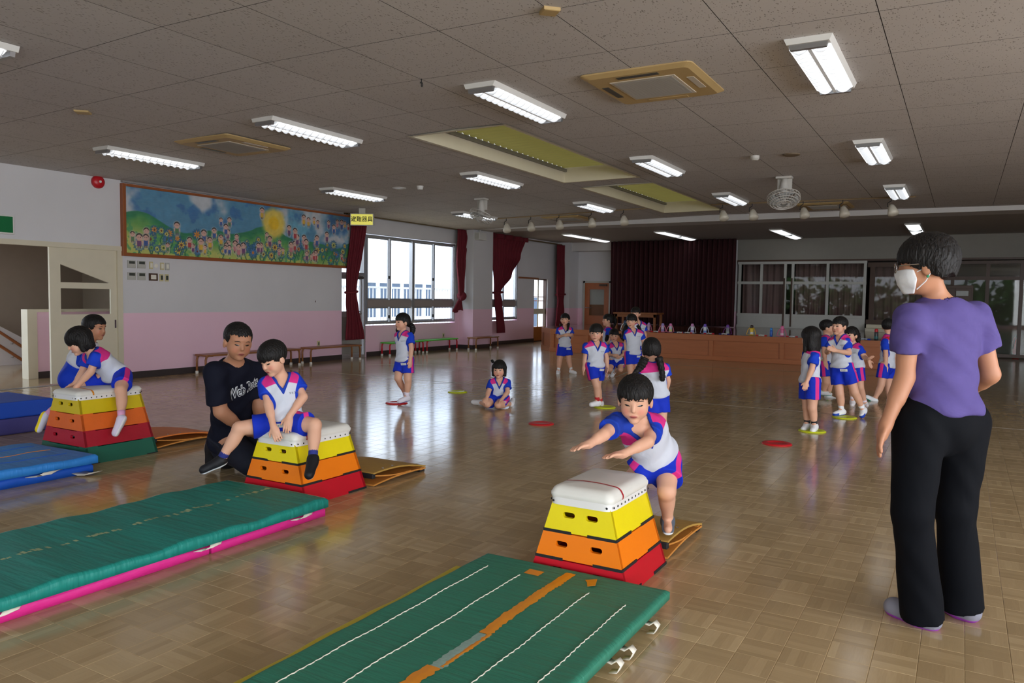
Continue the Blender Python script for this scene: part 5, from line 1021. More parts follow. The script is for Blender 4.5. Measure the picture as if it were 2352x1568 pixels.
# ------------------------------------------------------------------ people: joints read off the photograph (x, y in a crop of it, depth offset in metres)
CA, CB, CE, CG, CN, CW, CD = (0, 680, 3.408), (400, 700, 3.2667), (860, 680, 4.9), (1240, 680, 5.2265), (1800, 700, 4.9), (1900, 500, 1.6), (1200, 820, 2.9043)
PEOPLE = [
 dict(id='woman', crop=CW, root=(400, 1500, 0), s=1.42, waist=.022, adult=1, head=(362, 178, .0, -118, 6, 0), J=dict(nk=(415, 312, .03), sl=(300, 372, -.05), sr=(548, 362, .06), el=(286, 585, -.03), wl=(214, 765, -.06), tl=(178, 872, -.08), er=(600, 575, .08), wr=(520, 640, .24), tr=(450, 650, .3),
      hl=(338, 755, -.03), hr=(500, 752, .05), kl=(312, 1080, -.06), kr=(470, 1070, .04), al=(345, 1425, .0), fl=(252, 1432, .10), ar=(492, 1392, .08), fr=(402, 1395, .18))),
 dict(id='man', waist=.0, crop=CB, root=(520, 1275, 0), s=1.5, hs=1.05, adult=1, head=(478, 278, -.34, 38, 12, 4), J=dict(nk=(448, 432, -.22), sl=(612, 500, -.04), sr=(305, 505, -.36), er=(350, 800, -.30), wr=(520, 935, -.14), tr=(640, 1012, -.04), el=(640, 760, -.04), wl=(650, 930, .0), tl=(660, 1010, .0),
      hl=(500, 985, .14), hr=(378, 990, .0), kl=(690, 1120, -.04), kr=(590, 1190, -.2), al=(430, 1150, .18), fl=(395, 1208, .24), ar=(318, 1075, .06), fr=(278, 1185, .12))),
 dict(id='rider', crop=CB, rw=(-3.79, 3.62, .45), waist=.045, s=1.02, head=(742, 405, -.10, -30, 26, -6), J=dict(nk=(800, 530, -.02), sl=(900, 560, .03), sr=(690, 590, -.03), el=(968, 690, -.03), wl=(862, 838, -.13), tl=(842, 958, -.17), er=(706, 745, -.10), wr=(745, 915, -.17), tr=(785, 1022, -.19),
      hl=(893, 888, -.05), hr=(785, 890, .02), kl=(1052, 900, -.14), al=(1042, 1135, -.22), fl=(1010, 1285, -.32), kr=(490, 925, -.06), ar=(362, 1145, -.07), fr=(165, 1262, -.12))),
 dict(id='leaner', crop=CA, rw=(-6.06, 3.78, .545), waist=.03, s=1.0, head=(620, 355, -.16, -52, 26, 0), J=dict(nk=(722, 440, -.08), sl=(752, 478, -.13), sr=(690, 478, .06), el=(712, 590, -.16), wl=(598, 712, -.16), tl=(528, 772, -.20), er=(640, 605, .03), wr=(582, 690, -.0), tr=(505, 716, -.04),
      hl=(965, 625, .03), hr=(865, 620, .11), kl=(945, 735, -.15), al=(950, 945, -.23), fl=(905, 1070, -.29), kr=(600, 728, .05), ar=(372, 925, .0), fr=(290, 1075, -.03))),
 dict(id='crouch', crop=CA, depth=7.55, s=1.38, adult=1, head=(742, 250, .0, 82, 5, 0), J=dict(nk=(700, 352, .0), sl=(660, 400, .12), sr=(700, 395, -.12), el=(700, 500, .1), wl=(760, 560, .1), tl=(800, 570, .1), er=(660, 520, -.16), wr=(720, 560, -.1), tr=(760, 560, -.1),
      hl=(560, 640, .1), hr=(560, 650, -.08), kl=(800, 760, .12), kr=(780, 770, -.1), al=(650, 1050, .12), fl=(740, 1085, .12), ar=(630, 1060, -.08), fr=(720, 1095, -.08))),
 dict(id='leaper', crop=CD, root=(962, 1172, .105), s=1.05, waist=.05, hs=1.06, head=(752, 285, -.24, -14, 14, 0), J=dict(nk=(772, 430, -.155), sl=(874, 462, -.12), sr=(630, 436, -.19), el=(838, 565, -.28), wl=(665, 650, -.38), tl=(548, 654, -.44), er=(545, 515, -.34), wr=(440, 583, -.44), tr=(332, 608, -.50),
      hl=(965, 685, .06), hr=(848, 688, .0), kl=(962, 895, -.12), al=(968, 1070, .02), fl=(972, 1172, -.10), kr=(735, 812, .02), ar=(775, 985, .16), fr=(752, 1075, .06))),
 dict(id='pigtails', crop=CE, root=(330, 1195, .02), s=1.02, head=(312, 292, .0, -48, 2, 0), J=dict(nk=(330, 402, .02), sl=(398, 448, -.06), sr=(272, 444, .07), el=(416, 588, -.09), wl=(404, 732, -.10), tl=(396, 812, -.11), er=(292, 575, .14), wr=(300, 690, .12), tr=(300, 760, .1),
      hl=(378, 722, -.03), hr=(300, 722, .04), kl=(376, 938, -.04), al=(365, 1122, .0), fl=(268, 1188, -.06), kr=(266, 925, -.02), ar=(348, 1092, .17), fr=(390, 1140, .06))),
 dict(id='sitter', crop=CE, root=(1380, 1262, 0), s=.98, waist=.045, head=(1405, 825, .02, -12, 6, 0), J=dict(nk=(1408, 922, .05), sl=(1492, 972, .05), sr=(1322, 975, .05), el=(1498, 1080, -.02), wl=(1435, 1160, -.10), tl=(1385, 1200, -.15), er=(1282, 1085, .0), wr=(1262, 1150, -.09), tr=(1240, 1192, -.14),
      hl=(1462, 1150, .10), hr=(1348, 1150, .10), kl=(1392, 1222, -.10), kr=(1270, 1212, -.10), al=(1525, 1212, .12), fl=(1552, 1185, .20), ar=(1212, 1200, .10), fr=(1120, 1192, .13))),
 dict(id='clasped', crop=CG, root=(310, 930, 0), s=1.0, head=(302, 282, .0, -14, 0, 0), J=dict(nk=(302, 368, .02), sl=(366, 402, .02), sr=(230, 404, .0), el=(384, 482, -.02), wl=(372, 470, -.14), tl=(332, 462, -.18), er=(218, 488, -.02), wr=(296, 468, -.16), tr=(352, 458, -.18),
      hl=(332, 600, .02), hr=(258, 600, .0), kl=(350, 770, .0), al=(376, 885, .02), fl=(440, 922, -.08), kr=(236, 775, .0), ar=(224, 890, .02), fr=(212, 936, -.12))),
 dict(id='walker', crop=CG, root=(650, 1345, 0), s=1.0, head=(675, 445, .0, -16, 3, 0), J=dict(nk=(668, 552, .02), sl=(762, 598, .03), sr=(562, 598, -.02), el=(800, 735, .03), wl=(812, 860, -.0), tl=(800, 945, -.03), er=(545, 735, .0), wr=(525, 868, -.02), tr=(515, 942, -.04),
      hl=(712, 838, .03), hr=(612, 838, -.02), kr=(682, 1075, -.06), ar=(690, 1255, -.02), fr=(575, 1305, -.10), kl=(690, 1070, .12), al=(728, 1262, .24), fl=(745, 1330, .16))),
 dict(id='profile', crop=CG, root=(810, 945, 0), s=1.02, head=(815, 290, .0, -84, 0, 0), J=dict(nk=(822, 378, .0), sl=(820, 410, -.11), sr=(806, 410, .11), el=(830, 510, -.12), wl=(800, 600, -.12), tl=(790, 650, -.12), er=(800, 510, .12), wr=(780, 600, .12), tr=(770, 650, .12),
      hl=(816, 610, -.08), hr=(806, 610, .08), kl=(812, 790, -.08), al=(816, 930, -.08), fl=(760, 975, -.08), kr=(790, 790, .08), ar=(800, 930, .08), fr=(745, 970, .08))),
 dict(id='stooper', crop=CG, root=(850, 975, 0), s=1.0, head=(888, 470, -.06, -6, 8, 4), J=dict(nk=(905, 562, -.02), sl=(985, 592, .0), sr=(835, 608, -.03), el=(1010, 690, -.04), wl=(960, 730, -.12), tl=(930, 735, -.15), er=(832, 700, -.05), wr=(882, 712, -.14), tr=(935, 712, -.17),
      hl=(965, 770, .06), hr=(868, 770, .04), kl=(968, 880, -.08), al=(900, 905, .16), fl=(862, 968, .18), kr=(842, 880, -.12), ar=(812, 930, .05), fr=(800, 978, -.04))),
 dict(id='stander', crop=CG, root=(1110, 1075, 0), s=1.02, head=(1100, 300, .0, -22, 8, 0), J=dict(nk=(1112, 398, .02), sl=(1210, 440, .03), sr=(1050, 442, -.02), el=(1248, 560, .05), wl=(1235, 670, .02), tl=(1228, 740, .0), er=(1030, 560, .03), wr=(1030, 670, .02), tr=(1032, 730, .0),
      hl=(1172, 690, .02), hr=(1072, 690, -.02), kl=(1160, 880, .0), al=(1150, 1020, .03), fl=(1150, 1070, -.1), kr=(1085, 880, -.02), ar=(1085, 1020, .02), fr=(1065, 1072, -.12))),
 dict(id='hiddenboy', crop=CG, root=(1190, 985, 0), s=1.06, head=(1148, 210, .0, -24, 6, 0), J=dict(nk=(1168, 300, .0), sl=(1240, 345, .04), sr=(1105, 345, -.03), el=(1262, 460, .05), wl=(1258, 560, .02), tl=(1250, 620, .0), er=(1080, 460, .02), wr=(1080, 560, .0), tr=(1080, 620, .0),
      hl=(1212, 580, .03), hr=(1130, 580, -.02), kl=(1210, 780, .0), al=(1205, 930, .03), fl=(1205, 980, -.1), kr=(1140, 780, .0), ar=(1140, 930, .03), fr=(1130, 980, -.1))),
 dict(id='braids', crop=CG, depth=6.85, s=.94, head=(1338, 648, .0, 172, 2, 0), J=dict(nk=(1358, 790, .0), sl=(1218, 862, -.02), sr=(1498, 858, .0), el=(1190, 1010, .02), wl=(1235, 1130, .14), tl=(1270, 1180, .18), er=(1535, 1010, .02), wr=(1520, 1140, .1), tr=(1500, 1210, .12),
      hl=(1345, 1190, .0), hr=(1462, 1190, .02), kl=(1345, 1500, .0), al=(1350, 1765, .02), fl=(1335, 1805, .14), kr=(1465, 1500, .0), ar=(1470, 1765, .02), fr=(1478, 1805, .14))),
 dict(id='longbob', crop=CN, root=(290, 1420, 0), s=1.0, head=(300, 372, .0, -150, 4, 0), J=dict(nk=(312, 490, .02), sl=(345, 580, -.10), sr=(285, 560, .11), el=(318, 722, -.12), wl=(255, 872, -.13), tl=(235, 955, -.14), er=(300, 700, .14), wr=(280, 800, .12), tr=(270, 860, .12),
      hl=(335, 860, -.06), hr=(255, 860, .06), kl=(322, 1160, -.05), al=(345, 1340, -.02), fl=(320, 1425, -.12), kr=(262, 1155, .06), ar=(262, 1330, .08), fr=(215, 1405, .0))),
 dict(id='foldarm', crop=CN, root=(600, 1262, 0), s=1.04, head=(628, 240, .0, -62, 2, 0), J=dict(nk=(648, 342, .02), sl=(702, 415, -.07), sr=(545, 418, .07), el=(735, 540, -.10), wl=(590, 515, -.18), tl=(492, 478, -.2), er=(490, 530, .08), wr=(520, 520, -.06), tr=(500, 490, -.12),
      hl=(712, 690, -.04), hr=(592, 690, .05), kr=(630, 1000, .03), ar=(650, 1175, .06), fr=(525, 1240, -.0), kl=(800, 985, -.06), al=(888, 1165, .0), fl=(868, 1272, -.10))),
 dict(id='backboy', crop=CN, root=(470, 1050, 0), s=1.04, head=(492, 258, .0, 66, 0, 0), J=dict(nk=(478, 350, .0), sl=(500, 400, .10), sr=(452, 398, -.09), er=(455, 520, -.12), wr=(470, 660, -.12), tr=(478, 740, -.12), el=(520, 520, .12), wl=(520, 640, .12), tl=(520, 700, .12),
      hl=(500, 660, .06), hr=(460, 660, -.06), kl=(520, 880, .05), al=(505, 1010, .1), fl=(555, 1060, .05), kr=(480, 870, -.05), ar=(450, 965, .02), fr=(505, 1000, -.02))),
 dict(id='reacher', crop=CN, root=(840, 1135, 0), s=1.0, head=(758, 342, .0, -58, 4, 0), J=dict(nk=(790, 438, .03), sl=(850, 495, -.06), sr=(745, 490, .08), el=(905, 590, -.10), wl=(950, 606, -.20), tl=(985, 592, -.24), er=(880, 540, .14), wr=(960, 620, .18), tr=(985, 715, .18),
      hl=(838, 700, -.02), hr=(790, 690, .07), kl=(862, 930, -.02), al=(915, 1100, .06), fl=(930, 1150, -.04), kr=(775, 920, .1), ar=(775, 1070, .12), fr=(770, 1140, .02))),
 dict(id='cordboy', crop=CN, root=(1100, 1080, 0), s=1.04, head=(1180, 248, .0, 128, 4, 0), J=dict(nk=(1188, 340, .0), sl=(1238, 425, .11), sr=(1142, 420, -.08), er=(1150, 560, -.10), wr=(1148, 690, -.11), tr=(1140, 775, -.11), el=(1255, 560, .12), wl=(1260, 690, .12), tl=(1262, 770, .12),
      hl=(1190, 690, .07), hr=(1128, 690, -.06), kr=(1098, 890, -.06), ar=(1030, 1050, -.02), fr=(925, 1030, .02), kl=(1180, 890, .08), al=(1190, 1060, .1), fl=(1240, 1085, .16))),
]
# ------------------------------------------------------------------ implicit-surface figure builder
def v3(*a): return np.array(a, float)
def nrm(v): return v/(np.linalg.norm(v)+1e-12)
def orth(v, n): return v-n*(v@n)
def f_cap(P, a, b, ra, rb):
    ab = b-a; t = np.clip(((P-a)@ab)/(ab@ab+1e-12), 0, 1); q = P-a-t[:, None]*ab
    return np.sqrt((q*q).sum(1))-(ra+(rb-ra)*t)
def f_ell(P, c, A, r):
    q = (P-c)@A.T; r = np.asarray(r, float); k0 = np.sqrt(((q/r)**2).sum(1)); k1 = np.sqrt(((q/(r*r))**2).sum(1))
    return k0*(k0-1)/np.maximum(k1, 1e-9)
def smin(a, b, k):
    h = np.clip(.5+.5*(b-a)/k, 0, 1); return b*(1-h)+a*h-k*h*(1-h)
def smax(a, b, k): return -smin(-a, -b, k)
def sdf_mesh(fn, lo, hi, h):
    """sparse surface nets on a regular grid; returns vertices and quads"""
    B = 6; lo = np.asarray(lo)-2*h; n = (np.ceil((np.asarray(hi)+2*h-lo)/(h*B)).astype(int))
    g = np.stack(np.meshgrid(*[np.arange(k) for k in n], indexing='ij'), -1).reshape(-1, 3)
    dc = fn(lo+(g+.5)*h*B); D = np.empty(tuple(n*B), np.float32)
    Dv = D.reshape(n[0], B, n[1], B, n[2], B); Dv[:] = dc.reshape(n)[:, None, :, None, :, None]
    act = g[np.abs(dc) < h*B*.87*1.25+.006]
    loc = np.stack(np.meshgrid(*[np.arange(B)]*3, indexing='ij'), -1).reshape(-1, 3)
    for i in range(0, len(act), 1500):
        idx = (act[i:i+1500, None, :]*B+loc[None]).reshape(-1, 3); D[idx[:, 0], idx[:, 1], idx[:, 2]] = fn(lo+idx*h)
    I = D < 0; N = D.shape
    cnt = np.zeros((N[0]-1, N[1]-1, N[2]-1), np.int8)
    for a in (0, 1):
        for b in (0, 1):
            for c in (0, 1): cnt += I[a:N[0]-1+a, b:N[1]-1+b, c:N[2]-1+c]
    cells = np.argwhere((cnt > 0) & (cnt < 8)); ids = np.full(cnt.shape, -1, np.int32); ids[tuple(cells.T)] = np.arange(len(cells))
    cor = np.array([(a, b, c) for a in (0, 1) for b in (0, 1) for c in (0, 1)]); val = np.stack([D[tuple((cells+q).T)] for q in cor], 1)
    acc = np.zeros((len(cells), 3)); num = np.zeros(len(cells))
    for i in range(8):
        for j in range(i+1, 8):
            if np.abs(cor[i]-cor[j]).sum() != 1: continue
            m = (val[:, i] < 0) != (val[:, j] < 0); t = np.where(m, val[:, i]/np.where(m, val[:, i]-val[:, j], 1), 0)
            acc += np.where(m[:, None], cor[i]+t[:, None]*(cor[j]-cor[i]), 0); num += m
    V = lo+(cells+acc/num[:, None])*h; F = []
    for ax in range(3):
        u, w = (ax+1) % 3, (ax+2) % 3; sl = [slice(None)]*3; sl2 = [slice(None)]*3; sl[ax] = slice(0, N[ax]-1); sl2[ax] = slice(1, N[ax])
        e = np.argwhere(I[tuple(sl)] != I[tuple(sl2)]); e = e[(e[:, u] > 0) & (e[:, w] > 0) & (e[:, u] < N[u]-1) & (e[:, w] < N[w]-1)]
        du = np.zeros(3, int); du[u] = 1; dw = np.zeros(3, int); dw[w] = 1
        q = np.stack([ids[tuple((e-du-dw).T)], ids[tuple((e-dw).T)], ids[tuple(e.T)], ids[tuple((e-du).T)]], 1)
        fl = ~I[tuple(e.T)]; q[fl] = q[fl][:, ::-1]; F.append(q)
    F = np.concatenate(F); return V, F[(F >= 0).all(1)]
def mesh_obj(name, V, F, m, parent, attrs=None):
    me = bpy.data.meshes.new(name); me.vertices.add(len(V)); me.vertices.foreach_set('co', V.astype(np.float32).ravel())
    me.loops.add(len(F)*4); me.loops.foreach_set('vertex_index', F.astype(np.int32).ravel()); me.polygons.add(len(F))
    me.polygons.foreach_set('loop_start', np.arange(0, len(F)*4, 4, dtype=np.int32)); me.update(calc_edges=True); me.validate()
    me.polygons.foreach_set('use_smooth', np.ones(len(me.polygons), bool))
    for k, a in (attrs or {}).items(): me.attributes.new(k, 'FLOAT', 'POINT').data.foreach_set('value', a.astype(np.float32))
    me.materials.append(m); o = bpy.data.objects.new(name, me); C.objects.link(o)
    if parent is not None: o.parent = parent; o.matrix_parent_inverse = parent_inv(parent)
    return o
def layered(name, base, layers, rough=.75, bump=.0, bscale=30, var=.06, stretch=(1, 1, 1), spec=.3, sss=0.0, sharp=500.0):
    """cloth or skin: a base colour overpainted where per-vertex layer fields are positive"""
    if name in MATS: return MATS[name]
    m, nt, b = node_mat(name); L = nt.links; tc = nt.nodes.new('ShaderNodeTexCoord'); mp = nt.nodes.new('ShaderNodeMapping'); mp.inputs['Scale'].default_value = stretch; L.new(tc.outputs['Object'], mp.inputs[0])
    nz = nt.nodes.new('ShaderNodeTexNoise'); nz.inputs['Scale'].default_value = 14; nz.inputs['Detail'].default_value = 4; L.new(mp.outputs[0], nz.inputs[0])
    col = mixc(nt, nz.outputs['Fac'], tuple(c*(1-var) for c in base), tuple(min(1, c*(1+var)) for c in base))
    for at, c in layers:
        a = nt.nodes.new('ShaderNodeAttribute'); a.attribute_name = at
        col = mixc(nt, mth(nt, 'ADD', mth(nt, 'MULTIPLY', a.outputs['Fac'], sharp), .5, True), col, c)
    L.new(col, b.inputs['Base Color']); b.inputs['Roughness'].default_value = rough; b.inputs['Specular IOR Level'].default_value = spec
    if sss: b.inputs['Subsurface Weight'].default_value = sss; b.inputs['Subsurface Radius'].default_value = (.02, .008, .004); b.inputs['Subsurface Scale'].default_value = .5
    if bump:
        n2 = nt.nodes.new('ShaderNodeTexNoise'); n2.inputs['Scale'].default_value = bscale; n2.inputs['Detail'].default_value = 2; n2.inputs['Distortion'].default_value = .8; L.new(mp.outputs[0], n2.inputs[0])
        bp = nt.nodes.new('ShaderNodeBump'); bp.inputs['Strength'].default_value = bump; bp.inputs['Distance'].default_value = .015; L.new(n2.outputs['Fac'], bp.inputs['Height']); L.new(bp.outputs[0], b.inputs['Normal'])
    return m
CBLUE, CPINK, CWHITE = S(20, 62, 196), S(222, 50, 138), S(208, 212, 224)
M_SKIN = layered('skin', S(222, 170, 142), [('lip', S(190, 104, 96)), ('blush', S(222, 150, 128))], .5, var=.04, spec=.35, sharp=220)
M_SKINA = layered('tanned_skin', S(184, 130, 100), [('lip', S(160, 92, 84)), ('blush', S(190, 124, 96))], .5, var=.05, spec=.35, sharp=220)
M_KSHIRT = layered('uniform_shirt', CWHITE, [('yoke', CPINK), ('sleeve', CBLUE), ('collar', S(26, 60, 168))], .8, .35, 16, stretch=(1, 1, .6))
M_KSHORT = layered('uniform_shorts', S(14, 48, 190), [('stripe', CPINK)], .75, .35, 14)
M_HAIR = layered('black_hair', S(21, 18, 17), [], .55, .6, 90, .3, (1, 1, .12), spec=.28)
M_NAVY = layered('navy_tee', S(20, 22, 36), [], .8, .3, 10, spec=.15); M_NAVYP = layered('navy_trousers', S(20, 24, 38), [], .75, .3, 12)
M_PURP = layered('purple_tee', S(84, 72, 132), [], .8, .45, 9, .10, (1, 1, 1.4)); M_BLKP = layered('black_trousers', S(10, 12, 17), [], .8, .35, 8, stretch=(1, 1, .5), spec=.1)
M_BLUP = layered('royal_trousers', S(18, 60, 196), [], .75, .3, 10); M_WTEE = layered('white_tee', S(220, 222, 230), [('sleeve', CBLUE)], .8, .2, 12)
M_TAG = mat('white_tag', S(232, 232, 226), .6, var=.03); M_INK = mat('grey_ink', S(92, 96, 104), .6)
M_EYE = mat('dark_eye', S(34, 22, 18), .2); M_BROW = mat('eyebrow', S(46, 36, 32), .7); M_MASK = mat('white_mask', S(226, 228, 232), .8, var=.04, bump=.1, bscale=60)
def shoe_mat(base, sole, toe=None):
    return layered(f'shoe_{base}_{sole}_{toe}', S(*base), ([('toe', S(*toe))] if toe else [])+[('sole', S(*sole))], .55, .1, 60, sharp=350)

def hand_prims(W, T, n, k):
    """palm, four fingers of unequal length and a thumb; k = size factor"""
    h = T-W; L = np.linalg.norm(h); h = h/L; n = nrm(orth(n, h)); sd = np.cross(h, n); out = []
    L = min(max(L, .085*k), .125*k); fw = .0135*k; pal = W+h*L*.30
    palm = ('ell', pal, np.array([h, sd, n]), (L*.36, fw*2.25, .0125*k))
    for i, (o, ln) in enumerate(((-1.5, .86), (-.5, .98), (.5, 1.0), (1.5, .80))):
        b = W+h*L*.50+sd*o*fw; m_ = b+nrm(h+sd*o*.05+n*.10)*L*.26*ln; t_ = m_+nrm(h+sd*o*.03+n*.42)*L*.25*ln
        out.append((b, m_, t_, .0072*k, .0066*k, .0052*k))
    sgn = -1.0; b = W+h*L*.14+sd*sgn*fw*1.5; m_ = b+nrm(h*.75+sd*sgn*.75+n*.25)*L*.25; t_ = m_+nrm(h*.95+sd*sgn*.3+n*.3)*L*.20
    return palm, out, (b, m_, t_, .0088*k, .0078*k, .006*k), n, sd
class Figure:
    def __init__(s, spec):
        s.p = spec; ox, oy, sc = spec['crop']; cv = lambda x, y: (ox+x/sc, oy+y/sc); s.cv = cv
        s.d0 = cam_depth(spec['rw']) if 'rw' in spec else spec['depth'] if 'depth' in spec else cam_depth(px_z(cv(*spec['root'][:2]), spec['root'][2]))
        s.J = {k: px_depth(cv(v[0], v[1]), s.d0+v[2]) for k, v in spec['J'].items()}; s.k = spec['s']; s.ad = spec.get('adult', 0)
        hx, hy, hd, yaw, pit, rol = spec['head']; s.H = px_depth(cv(hx, hy), s.d0+hd); yaw, pit, rol = map(math.radians, (yaw, pit, rol))
        f = v3(math.sin(yaw)*math.cos(pit), 0, math.cos(yaw)*math.cos(pit)); fw = RW@f; fw[2] = 0; fw = nrm(fw)*math.cos(pit); fw[2] = -math.sin(pit)
        rt = nrm(np.cross(fw, v3(0, 0, 1))); up = np.cross(rt, fw); rt2 = rt*math.cos(rol)+up*math.sin(rol); up2 = np.cross(rt2, fw); s.A = np.array([rt2, fw, up2])
        s.hs = spec.get('hs', 1.0)*(1.13 if s.ad else 1.0)*(1.0 if s.ad else .97+.03*s.k)
        J = s.J; s.P = (J['hl']+J['hr'])/2; s.U = nrm(J['nk']-s.P); r1 = nrm(orth(J['sr']-J['sl'], s.U)); s.R1 = r1; s.F = np.cross(s.U, r1); r2 = nrm(orth(J['hr']-J['hl'], s.U)); s.R2 = r2; s.F2 = np.cross(s.U, r2)
        s.TL = np.linalg.norm(J['nk']-s.P)
    def hp(s, x, y, z): return s.H+s.A.T@(v3(x, y, z)*s.hs)
    def torso_prims(s, inf=0.0):
        k = s.k; q = s.p.get('girth', 1.0); A = np.array([s.R1, s.F, s.U]); A2 = np.array([s.R2, s.F2, s.U]); Am = np.array([nrm(s.R1+s.R2), nrm(s.F+s.F2), s.U]); L = s.TL; at = lambda t: s.P+s.U*L*t
        w = (.094 if s.ad else .100)*k*q; dp = (.066 if s.ad else .072)*k*q
        return [('ell', at(.02), A2, (w*1.02+inf, dp*1.12+inf, L*.27+inf)), ('ell', at(.36), Am, (w*.93+inf, dp*1.02+inf, L*.34+inf)), ('ell', at(.70), A, (w*1.04+inf, dp*1.05+inf, L*.31+inf))]
    def d_torso(s, P, inf=0.0):
        d = None
        for _, c, A, r in s.torso_prims(inf):
            e = f_ell(P, c, A, r); d = e if d is None else smin(d, e, .04*s.k)
        J = s.J; k = s.k; c = (J['sl']+J['sr'])/2; drop = s.U*(.012*k)
        for a in ('sl', 'sr'): d = smin(d, f_cap(P, J['nk']-s.U*.045*k, J[a]-drop+(c-J[a])*.10, .050*k+inf, .040*k+inf), .035*k)
        return d
    def d_head(s, P):
        h = s.hs; A = s.A; E = lambda c, r: f_ell(P, s.hp(*c), A, np.array(r)*h); k = h
        d = E((0, -.008, .027), (.072, .088, .078)); d = smin(d, E((0, .020, -.030), (.056 if not s.ad else .059, .061, .066 if not s.ad else .072)), .03*k)
        for sx in (-1, 1): d = smin(d, E((sx*.030, .042, -.036), (.027, .030, .028)), .02*k); d = smin(d, E((sx*.0735, -.004, -.012), (.009, .019, .027)), .006*k)
        for sx in (-1, 1): d = smax(d, -E((sx*.030, .094, .004), (.017, .014, .010)), .010*k)
        d = smin(d, E((0, .060, -.082), (.020, .018, .014)), .02*k); d = smin(d, f_cap(P, s.hp(0, .080, .006), s.hp(0, .0885, -.020), .0055*h, .0095*h), .010*k); d = smin(d, E((0, .076, -.052), (.019, .009, .0085)), .008*k)
        if s.ad: d = smin(d, E((0, .060, .030), (.048, .022, .012)), .02*k)
        return d
    def arm(s, P, a):
        J = s.J; k = s.k; f = .92 if s.ad else 1.0; f *= s.p.get('armk', 1.0); S_, E_, W_, T_ = J['s'+a], J['e'+a], J['w'+a], J['t'+a]
        d = f_cap(P, S_, E_, .034*k*f, .0275*k*f); m_ = E_+(W_-E_)*.3
        d = smin(d, f_cap(P, E_, W_, .027*k*f, .0185*k*f), .012*k); d = smin(d, f_cap(P, E_+(W_-E_)*.12, E_+(W_-E_)*.42, .0275*k*f, .026*k*f), .01*k)
        palm, fing, th, n, sd = s.hands[a]; hd = smin(f_ell(P, palm[1], palm[2], palm[3]), f_cap(P, W_-nrm(W_-E_)*.01, palm[1], .0175*k*f, .015*k*f), .012*k)
        for b, m2, t2, r0, r1, r2 in fing+[th]: g = np.minimum(f_cap(P, b, m2, r0, r1), f_cap(P, m2, t2, r1, r2)); hd = smin(hd, g, .0035*k)
        return smin(d, hd, .010*k)
    def foot_frame(s, a):
        J = s.J; k = s.k; A_, T_, K_ = J['a'+a], J['f'+a], J['k'+a]; sh = nrm(K_-A_); 
        base = A_-sh*.040*k; fd = nrm(T_-base); up = nrm(orth(sh, fd)); L = .165*k*(.92 if s.ad else 1.0); heel = base-fd*.022*k; toe = heel+fd*(L-.045*k)
        return heel, toe, fd, up, L
    def leg(s, P, a):
        J = s.J; k = s.k; f = (.88 if s.ad else 1.0)*s.p.get('legk', 1.0); H_, K_, A_ = J['h'+a], J['k'+a], J['a'+a]
        d = f_cap(P, H_, K_, .066*k*f, .044*k*f); sh = nrm(A_-K_); back = nrm(orth(-(s.foot[a][2]), sh)) if True else 0
        d = smin(d, f_cap(P, K_, A_, .041*k*f, .0265*k*f), .015*k); c = K_+(A_-K_)*.33+back*.010*k
        d = smin(d, f_ell(P, c, np.array([sh, back, np.cross(sh, back)]), (.085*k, .037*k*f, .037*k*f)), .02*k)
        heel, toe, fd, up, L = s.foot[a]
        ft = f_cap(P, heel+up*.004*k, toe, .024*k, .019*k); ft = smin(ft, f_cap(P, A_, toe-fd*.02*k, .023*k, .014*k), .02*k)
        return smin(d, ft, .015*k)
    def prep(s):
        J = s.J; s.foot = {a: s.foot_frame(a) for a in 'lr'}; s.hands = {}; hn = s.p.get('hn', {})
        for a in 'lr':
            inward = (s.R1 if a == 'l' else -s.R1); n = RW@np.array(hn[a], float) if a in hn else inward
            s.hands[a] = hand_prims(J['w'+a], J['t'+a], n, s.k*(.92 if s.ad else 1.0))
    def body(s, P):
        d = s.d_torso(P); J = s.J; k = s.k
        nk = f_cap(P, J['nk']-s.U*.02*k, s.hp(0, -.014, -.05), .036*k*(1.0 if not s.ad else s.p.get('neck', .95)), .035*s.hs); d = smin(d, nk, .03*k); d = smin(d, s.d_head(P), .015*s.hs)
        for a in 'lr':
            d = np.minimum(smin(d, f_cap(P, J['s'+a], (J['s'+a]+J['e'+a])/2, .034*k, .030*k), .02*k), s.arm(P, a))
            d = np.minimum(smin(d, f_cap(P, J['h'+a], (J['h'+a]+J['k'+a])/2, .064*k*(.9 if s.ad else 1), .055*k*(.9 if s.ad else 1)), .03*k), s.leg(P, a))
        return d
    def bounds(s, keys, pad): 
        Q = np.array([s.J[k] for k in keys]+[s.P]); return Q.min(0)-pad, Q.max(0)+pad

